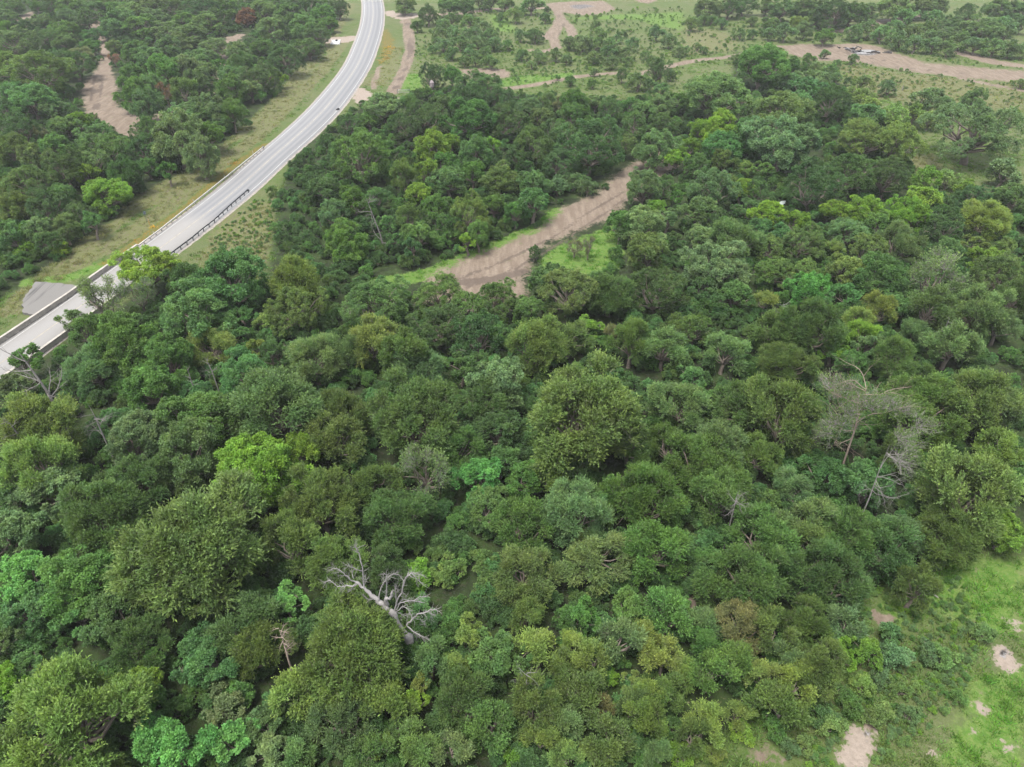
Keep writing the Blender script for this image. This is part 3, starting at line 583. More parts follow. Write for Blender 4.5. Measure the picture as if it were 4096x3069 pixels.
(-14.8,381.2,'s','gy',5.06,7.3,'third grey-green shrub right of the lone tree by the drive'),
(-9.7,377.1,'s','gy',5.01,7.3,'third grey-green shrub behind-left of the lone dark tree by the tracks'),
(-17.5,330.1,'s','gy',4.45,6.5,'second grey-green shrub right of the lone tree by the drive'),
(-15.0,303.3,'s','gy',4.13,6.1,'sixth grey-green shrub behind the bare sand oval'),
(25.7,290.0,'s','gy',3.98,5.9,'first grey-green shrub in front of the charcoal patch in the field'),
(23.1,212.2,'e','gy',3.04,5.7,'large grey-green leafy tree in front-right of the lone dark tree by the tracks'),
(46.4,212.1,'e','md',3.03,6.1,'large mid-green leafy tree left of the pale spreading tree'),
(-15.1,177.2,'e','br',2.62,5.4,'bright yellow-green leafy tree in front-left of the bare sand oval'),
(13.2,153.9,'s','gy',2.35,3.7,'second grey-green shrub left of the far end of the dirt strip'),
(-8.0,122.7,'e','br',1.97,4.4,'bright yellow-green leafy tree behind-left of the bare dirt strip'),
(153.7,349.8,'e','gy',4.68,7.0,'huge grey-green leafy tree behind the ash heap'),
(104.9,325.4,'e','gy',4.39,6.0,'large grey-green leafy tree behind the round bright tree by the field'),
(118.8,302.0,'s','md',4.12,6.1,'mid-green shrub left of the ash heap'),
(152.4,317.7,'s','gy',4.31,6.3,'second grey-green shrub behind-right of the ash heap'),
(161.5,311.5,'o','dk',4.22,7.3,'large dark green dense tree right of the ash heap'),
(153.2,287.5,'s','gy',3.94,5.8,'fifth grey-green shrub right of the ash heap'),
(156.4,282.6,'s','gy',3.89,5.7,'seventh grey-green shrub right of the ash heap'),
(168.9,287.5,'s','gy',3.94,5.8,'first grey-green shrub behind the gnarled field tree'),
(189.1,306.1,'s','gy',4.17,6.1,'fifth grey-green shrub behind the gnarled field tree'),
(166.4,340.0,'s','gy',4.57,6.7,'third grey-green shrub behind-right of the ash heap'),
(177.5,340.0,'s','gy',4.57,6.7,'fourth grey-green shrub behind-right of the ash heap'),
(89.6,247.3,'e','md',3.44,7.6,'large mid-green leafy tree right of the round bright tree by the field'),
(123.3,221.1,'s','gy',3.15,4.8,'second grey-green shrub behind-left of the gnarled field tree'),
(100.3,211.8,'s','yl',3.04,4.6,'second yellowish shrub in front of the ash heap'),
(55.7,159.1,'e','md',2.40,4.8,'mid-green leafy tree in front-right of the pale spreading tree'),
(-36.5,86.5,'e','yl',1.53,4.7,'small yellowish leafy tree in front of the teal dome below the bridge'),
(48.1,66.3,'e','br',1.22,3.5,'small bright yellow-green leafy tree behind-right of the drooping grey dead limbs'),
(5.8,30.9,'s','yl',0.84,1.6,'low yellowish shrub in front-left of the tan brushy tree'),
(15.2,30.5,'s','yl',0.83,1.6,'second low yellowish shrub in front of the tan brushy tree'),
(16.5,30.3,'s','yl',0.83,1.6,'first low yellowish shrub in front of the tan brushy tree'),
(33.9,35.9,'s','lo',0.89,1.7,'first low pale olive shrub behind-right of the larger sandy patch'),
(33.7,33.6,'s','gy',0.87,1.7,'low grey-green shrub behind-right of the larger sandy patch'),
(32.6,36.8,'s','gy',0.90,1.7,'low grey-green shrub behind the larger sandy patch'),
(22.6,30.7,'s','gy',0.83,1.6,'low grey-green shrub left of the larger sandy patch'),
(-223.7,365.4,'e','md',4.49,7.0,'second huge mid-green leafy tree behind-left of the left dirt clearing'),
(-191.6,313.7,'e','dk',3.92,7.1,'large dark green leafy tree behind-left of the left dirt clearing'),
(-145.3,288.6,'e','gy',3.65,4.6,'large grey-green leafy tree behind the left dirt clearing'),
(-151.5,284.3,'e','md',3.60,6.0,'large mid-green leafy tree behind the left dirt clearing'),
(-93.3,246.8,'e','md',3.17,7.5,'large mid-green leafy tree in front-left of the rust-red tree'),
(-72.7,237.6,'e','br',3.09,5.3,'large bright yellow-green leafy tree behind the far end of the roadside rail'),
(1.6,346.6,'s','gy',4.29,6.3,'first grey-green shrub behind-left of the lone dark tree by the tracks'),
(-21.9,310.1,'s','gy',3.89,5.8,'third grey-green shrub in front-right of the lone tree by the drive'),
(-19.2,293.6,'s','gy',3.71,5.5,'fifth grey-green shrub behind-left of the bare sand oval'),
(-12.2,291.1,'s','gy',3.68,5.5,'third grey-green shrub behind the bare sand oval'),
(33.6,307.2,'s','gy',3.86,5.7,'second grey-green shrub in front-right of the charcoal patch in the field'),
(-18.7,240.4,'e','md',3.11,7.0,'large mid-green leafy tree left of the bare sand oval'),
(-26.6,220.5,'e','dk',2.90,5.0,'dark green leafy tree right of the pale gravel drive'),
(-14.8,217.3,'e','gy',2.86,5.0,'grey-green leafy tree in front-left of the bare sand oval'),
(9.9,216.5,'m','gy',2.86,5.0,'grey-green feathery tree in front of the lone dark tree by the tracks'),
(13.7,207.0,'m','tn',2.74,5.7,'tan brown feathery tree in front of the lone dark tree by the tracks'),
(16.0,150.7,'s','gy',2.14,3.4,'first grey-green shrub left of the far end of the dirt strip'),
(-23.8,129.9,'e','tl',1.89,4.8,'blue-green leafy tree behind-right of the tall white snag'),
(-17.8,118.6,'e','tl',1.76,5.3,'blue-green leafy tree right of the tall white snag'),
(11.3,121.6,'x','tn',1.81,3.9,'tan brown thin twiggy tree in front-left of the far end of the dirt strip'),
(116.5,326.6,'m','yl',4.07,6.1,'large yellowish feathery tree behind-right of the round bright tree by the field'),
(133.1,310.1,'s','gy',3.89,5.8,'grey-green shrub behind-left of the ash heap'),
(158.6,301.7,'s','gy',3.80,5.6,'fourth grey-green shrub right of the ash heap'),
(182.2,281.1,'s','gy',3.57,5.3,'second grey-green shrub behind-right of the gnarled field tree'),
(206.3,325.1,'s','gy',4.06,6.0,'third grey-green shrub behind-right of the gnarled field tree'),
(89.6,240.8,'s','gy',3.13,4.7,'grey-green shrub in front-right of the round bright tree by the field'),
(113.5,230.9,'s','gy',3.02,4.6,'grey-green shrub in front-right of the ash heap'),
(52.4,160.9,'e','yl',2.24,4.4,'yellowish leafy tree in front-right of the pale spreading tree'),
(58.0,120.4,'m','yl',1.79,3.8,'yellowish feathery tree behind-right of the white twiggy treetop'),
(-4.2,84.5,'e','tl',1.39,4.1,'small blue-green leafy tree in front of the bare dirt strip'),
(8.9,305.9,'o','dk',3.68,5.3,'lone dark round tree beside the field tracks'),
(-99.7,220.0,'x','rd',2.64,6.4,'rust-brown thin twiggy tree behind-right of the left dirt clearing'),
(-75.9,157.6,'e','md',2.01,5.6,'second mid-green leafy tree behind-right of the lime roadside tree'),
(-82.3,122.1,'s','br',1.67,2.8,'bright yellow-green shrub behind the concrete apron'),
(-3.2,374.1,'e','gy',4.21,6.9,'large grey-green leafy tree behind-left of the lone dark tree by the tracks'),
(-28.0,326.3,'s','gy',3.73,5.5,'first grey-green shrub in front-right of the lone tree by the drive'),
(-11.5,320.1,'s','gy',3.67,5.5,'seventh grey-green shrub behind the bare sand oval'),
(-27.8,308.4,'s','gy',3.55,5.3,'second grey-green shrub in front-right of the lone tree by the drive'),
(-8.6,305.5,'s','gy',3.52,5.3,'fifth grey-green shrub behind the bare sand oval'),
(-25.2,289.5,'s','gy',3.36,5.0,'fourth grey-green shrub in front-right of the lone tree by the drive'),
(-6.6,292.1,'s','gy',3.39,5.1,'fourth grey-green shrub behind the bare sand oval'),
(-15.1,279.6,'s','gy',3.26,4.9,'third grey-green shrub behind-left of the bare sand oval'),
(-9.6,277.2,'s','gy',3.24,4.9,'second grey-green shrub behind the bare sand oval'),
(-7.6,265.8,'s','gy',3.12,4.7,'first grey-green shrub behind the bare sand oval'),
(21.5,294.7,'s','gy',3.41,5.1,'grey-green shrub right of the lone dark tree by the tracks'),
(31.0,292.1,'s','gy',3.39,5.1,'third grey-green shrub in front-right of the charcoal patch in the field'),
(34.0,277.2,'s','gy',3.24,4.9,'sixth grey-green shrub in front-right of the charcoal patch in the field'),
(39.5,277.2,'s','gy',3.24,4.9,'eighth grey-green shrub in front-right of the charcoal patch in the field'),
(56.3,311.2,'s','gy',3.58,5.3,'sixth grey-green shrub behind-left of the pale spreading tree'),
(58.8,297.3,'s','gy',3.44,5.1,'fourth grey-green shrub behind-left of the pale spreading tree'),
(45.1,229.0,'s','gy',2.75,4.2,'first grey-green shrub left of the pale spreading tree'),
(-4.9,172.1,'e','br',2.16,5.9,'bright yellow-green leafy tree in front of the bare sand oval'),
(-21.1,122.5,'e','tl',1.66,4.3,'small blue-green leafy tree in front-right of the tall white snag'),
(34.4,145.6,'e','md',1.90,3.8,'mid-green leafy tree right of the far end of the dirt strip'),
(74.2,331.1,'s','gy',3.78,5.6,'third grey-green shrub behind the pale spreading tree'),
(114.8,313.7,'e','gy',3.60,6.6,'large grey-green leafy tree behind-right of the round bright tree by the field'),
(97.1,241.5,'s','gy',2.88,4.4,'fifth grey-green shrub in front-left of the ash heap'),
(22.2,96.6,'s','tl',1.41,2.4,'blue-green shrub behind-right of the olive giant in mid-picture'),
(14.9,91.9,'m','tn',1.35,4.1,'small tan brown feathery tree behind the olive giant in mid-picture'),
(35.2,36.0,'s','lo',0.78,1.6,'second low pale olive shrub behind-right of the larger sandy patch'),
(38.5,35.1,'s','lo',0.77,1.5,'low pale olive shrub in front-left of the round sandy patch'),
(-90.5,126.4,'e','br',1.54,4.8,'small bright yellow-green leafy tree behind the concrete apron'),
(-25.2,340.7,'s','gy',3.53,5.3,'first grey-green shrub right of the lone tree by the drive'),
(-21.1,278.1,'s','gy',2.95,4.5,'fourth grey-green shrub behind-left of the bare sand oval'),
(9.4,273.4,'s','gy',2.91,4.4,'first grey-green shrub in front of the lone dark tree by the tracks'),
(15.4,275.8,'s','gy',2.93,4.5,'first grey-green shrub in front-right of the lone dark tree by the tracks'),
(36.9,293.1,'s','gy',3.09,4.7,'fourth grey-green shrub in front-right of the charcoal patch in the field'),
(28.8,273.4,'s','gy',2.91,4.4,'second grey-green shrub in front of the charcoal patch in the field'),
(33.7,264.5,'s','gy',2.83,4.3,'seventh grey-green shrub in front-right of the charcoal patch in the field'),
(3.3,162.1,'e','tl',1.88,3.9,'blue-green leafy tree left of the far end of the dirt strip'),
(100.8,312.4,'s','gy',3.27,4.9,'first grey-green shrub behind the round bright tree by the field'),
(104.4,253.9,'s','gy',2.73,4.2,'third grey-green shrub in front-left of the ash heap'),
(95.2,246.0,'s','gy',2.66,4.1,'grey-green shrub right of the round bright tree by the field'),
(-73.9,223.5,'s','md',2.21,3.5,'mid-green shrub behind the far end of the roadside rail'),
(-16.2,267.5,'s','gy',2.57,4.0,'second grey-green shrub behind-left of the bare sand oval'),
(-12.5,269.8,'s','gy',2.59,4.0,'first grey-green shrub behind-left of the bare sand oval'),
(3.3,307.8,'s','gy',2.90,4.4,'first grey-green shrub left of the lone dark tree by the tracks'),
(3.5,276.7,'s','gy',2.65,4.1,'grey-green shrub in front-left of the lone dark tree by the tracks'),
(44.5,294.1,'s','gy',2.79,4.3,'ninth grey-green shrub in front-right of the charcoal patch in the field'),
(42.4,235.6,'s','gy',2.31,3.6,'second grey-green shrub left of the pale spreading tree'),
(50.9,248.7,'s','gy',2.41,3.8,'first grey-green shrub behind-left of the pale spreading tree'),
(-24.4,220.8,'e','md',2.17,5.4,'mid-green leafy tree right of the pale gravel drive'),
(13.7,120.8,'x','tn',1.34,4.5,'small tan brown thin twiggy tree in front-left of the far end of the dirt strip'),
(89.6,313.5,'s','gy',2.95,4.5,'first grey-green shrub behind-left of the round bright tree by the field'),
(101.1,258.9,'s','gy',2.50,3.9,'second grey-green shrub left of the ash heap'),
(102.7,244.8,'s','gy',2.38,3.7,'fourth grey-green shrub in front-left of the ash heap'),
(18.3,243.3,'s','md',2.24,3.5,'first mid-green shrub in front-right of the lone dark tree by the tracks'),
(87.8,336.0,'s','gy',2.96,4.5,'second grey-green shrub behind-left of the round bright tree by the field'),
(102.5,270.2,'s','md',2.45,3.8,'mid-green shrub right of the round bright tree by the field'),
(-137.0,269.5,'x','rd',2.30,4.3,'rust-brown thin twiggy tree behind the left dirt clearing'),
(-38.9,328.4,'m','dk',2.73,4.6,'dark green feathery tree in front-left of the lone tree by the drive'),
(14.2,345.2,'s','gy',2.86,4.4,'grey-green shrub behind-right of the lone dark tree by the tracks'),
(-1.5,292.5,'s','gy',2.47,3.8,'second grey-green shrub left of the lone dark tree by the tracks'),
(-28.4,300.5,'s','gy',2.53,3.9,'grey-green shrub in front of the lone tree by the drive'),
(18.9,270.6,'s','gy',2.31,3.6,'second grey-green shrub in front-right of the lone dark tree by the tracks'),
(40.7,306.1,'s','gy',2.57,4.0,'fifth grey-green shrub in front-right of the charcoal patch in the field'),
(60.1,282.4,'s','gy',2.40,3.7,'third grey-green shrub behind-left of the pale spreading tree'),
(81.3,343.4,'s','gy',2.84,4.3,'fourth grey-green shrub behind-left of the round bright tree by the field'),
(118.6,271.8,'s','gy',2.32,3.6,'first grey-green shrub in front-left of the ash heap'),
(29.1,103.2,'s','tl',1.08,2.0,'low blue-green shrub left of the white twiggy treetop'),
(34.7,330.8,'s','gy',2.58,4.0,'first grey-green shrub in front-right of the charcoal patch in the field'),
(35.0,245.8,'o','dk',1.99,4.7,'dark green dense tree in front-right of the charcoal patch in the field'),
(4.0,120.8,'o','dk',1.13,3.1,'small dark green dense tree behind-right of the bare dirt strip'),
(101.7,340.7,'s','gy',2.65,4.1,'third grey-green shrub behind the round bright tree by the field'),
(-218.1,373.0,'m','md',2.68,5.0,'mid-green feathery tree behind-left of the left dirt clearing'),
(-4.4,350.1,'s','gy',2.53,3.9,'second grey-green shrub behind-left of the lone dark tree by the tracks'),
(6.5,264.8,'s','gy',1.98,3.2,'second grey-green shrub in front of the lone dark tree by the tracks'),
(39.6,269.3,'s','gy',2.01,3.2,'tenth grey-green shrub in front-right of the charcoal patch in the field'),
(85.3,344.8,'s','gy',2.50,3.9,'third grey-green shrub behind-left of the round bright tree by the field'),
(95.1,314.4,'s','gy',2.30,3.6,'second grey-green shrub behind the round bright tree by the field'),
(62.6,284.6,'s','gy',2.11,3.4,'second grey-green shrub behind-left of the pale spreading tree'),
(159.8,240.6,'s','gy',1.83,3.0,'first grey-green shrub behind-right of the gnarled field tree'),
(25.1,240.0,'s','md',1.69,2.8,'second mid-green shrub in front-right of the lone dark tree by the tracks'),
(111.6,280.2,'s','gy',1.93,3.1,'first grey-green shrub left of the ash heap'),
(78.2,273.1,'s','gy',1.89,3.1,'grey-green shrub left of the round bright tree by the field'),
(-19.1,349.7,'s','dk',2.17,3.4,'dark green shrub right of the lone tree by the drive'),
(27.2,255.0,'s','gy',1.65,2.7,'third grey-green shrub in front of the charcoal patch in the field'),
(47.5,279.5,'s','gy',1.78,2.9,'fifth grey-green shrub behind-left of the pale spreading tree'),
(69.8,286.9,'s','gy',1.82,3.0,'first grey-green shrub behind the pale spreading tree'),
(69.1,294.6,'s','gy',1.87,3.0,'second grey-green shrub behind the pale spreading tree'),
(110.9,265.7,'s','gy',1.71,2.8,'second grey-green shrub in front-left of the ash heap'),
(-29.4,288.6,'s','tl',1.68,2.8,'blue-green shrub in front of the lone tree by the drive'),
(28.6,270.6,'s','dk',1.59,2.6,'dark green shrub in front of the charcoal patch in the field'),
(16.2,371.1,'o','dk',1.72,3.3,'dark green dense tree left of the charcoal patch in the field'),
(44.9,317.9,'s','dk',1.33,2.3,'dark green shrub in front-right of the charcoal patch in the field'),
(14.8,250.9,'s','md',0.95,1.8,'low mid-green shrub in front-right of the lone dark tree by the tracks'),
]
FAR_TREES=[

]
DEAD=[(-54.9,69.9,5.0,13.8,-1.7,3.1,'grey','pale grey dead tree with forked broken limbs beside the bridge deck'),
(-46.3,63.6,5.0,10.8,-0.2,2.0,'grey','bare grey branch curling out of the leafy crowns'),
(-55.7,63.6,5.0,9.2,-0.8,1.3,'grey','slender white dead stem poking through the yellowish tree'),
(-40.9,75.7,3.5,7.6,-0.1,0.8,'grey','thin bare dead sapling in a dark gap'),
(-38.2,76.6,5.0,8.3,-0.6,1.2,'grey','small twiggy dead tree leaning on a minty crown'),
(-23.3,123.7,0.0,10.5,-2.4,2.7,'grey','tall white snag at the edge of the dirt strip'),
(39.0,90.8,5.0,8.4,-0.4,1.5,'white','white twiggy dead treetop among dark crowns'),
(60.8,87.5,5.0,7.6,0.0,1.5,'grey','bare grey dead treetop between olive crowns'),
(-18.6,35.7,3.5,9.9,0.0,1.2,'brown','drooping brown dead tree in a shaded gap'),
(38.0,62.3,5.0,14.6,-0.5,5.6,'brown','broad grey dead tree with tangled fine twigs'),
(35.8,52.5,5.0,14.8,-0.1,4.6,'grey','grey dead limbs drooping from a blue-green tree'),
(1.2,34.3,3.5,6.0,0.0,1.1,'white','pale twiggy dead sapling near the photo bottom'),
(22.5,52.5,5.0,8.5,0.0,1.8,'grey','grey dead branches behind the tall dark tree'),]
MAIN_DEAD=((-9.1,39.5),[([(0.0, 0.0, 0.0), (-0.06, 0.1, 1.93), (-0.44, 0.2, 3.41), (-0.87, 0.3, 4.54), (-1.19, 0.4, 5.68), (-1.56, 0.5, 6.36), (-2.12, 0.6, 7.04), (-2.62, 0.7, 7.66), (-3.12, 0.8, 8.29), (-3.56, 0.9, 8.91), (-4.12, 1.0, 9.65)], 0.52, 0.17), ([(-4.12, 0.0, 9.65), (-4.43, 0.02, 9.19), (-5.0, 0.03, 9.19), (-5.56, 0.05, 8.97), (-6.06, 0.06, 9.42), (-6.49, 0.08, 9.76), (-6.93, 0.09, 9.42)], 0.1, 0.03), ([(-4.12, -0.0, 9.65), (-4.56, -0.05, 9.99), (-4.87, -0.1, 10.67), (-5.31, -0.16, 11.35), (-5.68, -0.21, 11.69), (-6.06, -0.26, 11.58)], 0.1, 0.03), ([(-4.37, 0.0, 10.1), (-4.43, 0.12, 10.67)], 0.06, 0.05), ([(-3.56, 0.0, 9.08), (-3.53, 0.05, 9.99), (-3.5, 0.1, 11.35), (-3.5, 0.15, 12.71), (-3.62, 0.2, 13.39), (-3.75, 0.25, 14.08)], 0.1, 0.03), ([(-3.53, -0.0, 11.12), (-3.87, -0.26, 11.58), (-4.25, -0.52, 12.2), (-4.43, -0.78, 12.83)], 0.06, 0.02), ([(-3.5, -0.0, 9.42), (-3.25, -0.39, 10.22), (-3.09, -0.78, 11.12)], 0.05, 0.02), ([(-4.12, 0.0, 9.42), (-4.56, 0.2, 8.85), (-5.0, 0.4, 8.06), (-5.37, 0.61, 7.38)], 0.08, 0.025), ([(-1.75, -0.0, 7.04), (-1.81, -0.12, 7.72), (-1.37, -0.23, 8.17), (-1.12, -0.35, 8.85), (-1.0, -0.46, 9.42)], 0.28, 0.14), ([(-1.97, -0.0, 7.49), (-1.69, -0.11, 8.63), (-1.5, -0.21, 9.76), (-1.44, -0.32, 10.78), (-1.22, -0.43, 11.24), (-1.5, -0.53, 11.69)], 0.1, 0.03), ([(-2.44, 0.0, 7.72), (-2.25, 0.24, 8.63), (-1.81, 0.48, 9.42), (-1.37, 0.71, 9.88), (-0.94, 0.95, 9.88)], 0.07, 0.02), ([(-1.19, -0.0, 6.13), (-1.0, -0.01, 7.04), (-0.69, -0.02, 8.06), (-0.25, -0.02, 9.08), (-0.06, -0.03, 10.1), (0.19, -0.04, 10.78), (0.69, -0.05, 11.24), (1.06, -0.06, 10.78), (1.34, -0.06, 9.99)], 0.12, 0.03), ([(-0.19, 0.0, 9.31), (0.19, 0.2, 10.44), (0.62, 0.4, 10.44), (1.25, 0.61, 10.1)], 0.05, 0.02), ([(-0.94, -0.0, 7.04), (-0.91, -0.02, 8.17), (-0.81, -0.04, 9.31)], 0.1, 0.05), ([(-1.0, 0.0, 6.36), (-0.62, 0.06, 7.15), (-0.06, 0.11, 7.38), (0.62, 0.17, 7.49), (1.12, 0.22, 7.83), (1.62, 0.28, 7.83)], 0.09, 0.03), ([(-1.0, -0.0, 6.13), (-0.31, -0.21, 7.04), (0.25, -0.42, 6.7), (0.5, -0.63, 6.02)], 0.08, 0.03), ([(-0.94, 0.0, 6.02), (-0.44, 0.11, 5.56), (-0.12, 0.22, 5.22)], 0.07, 0.03), ([(-1.12, 0.0, 6.58), (-0.44, 0.22, 7.38), (0.19, 0.44, 7.04), (1.12, 0.66, 6.47)], 0.06, 0.02), ([(-0.25, 0.0, 4.43), (0.25, 0.01, 5.22), (0.87, 0.02, 6.02), (1.5, 0.03, 6.24), (2.12, 0.04, 6.58), (2.75, 0.05, 6.36)], 0.14, 0.03), ([(0.62, 0.0, 5.33), (1.06, 0.19, 4.65), (1.31, 0.39, 3.86)], 0.06, 0.02), ([(1.5, 0.0, 6.24), (2.0, 0.14, 5.68), (1.81, 0.27, 4.65)], 0.05, 0.02), ([(-0.25, -0.0, 4.31), (0.37, -0.26, 3.86), (1.12, -0.52, 3.63), (1.62, -0.78, 3.52)], 0.09, 0.02), ([(-0.12, 0.0, 4.09), (0.5, 0.21, 2.72), (0.62, 0.41, 2.04)], 0.08, 0.03), ([(-2.75, 0.0, 7.72), (-3.12, 0.07, 7.49), (-3.5, 0.15, 7.55)], 0.05, 0.02)])
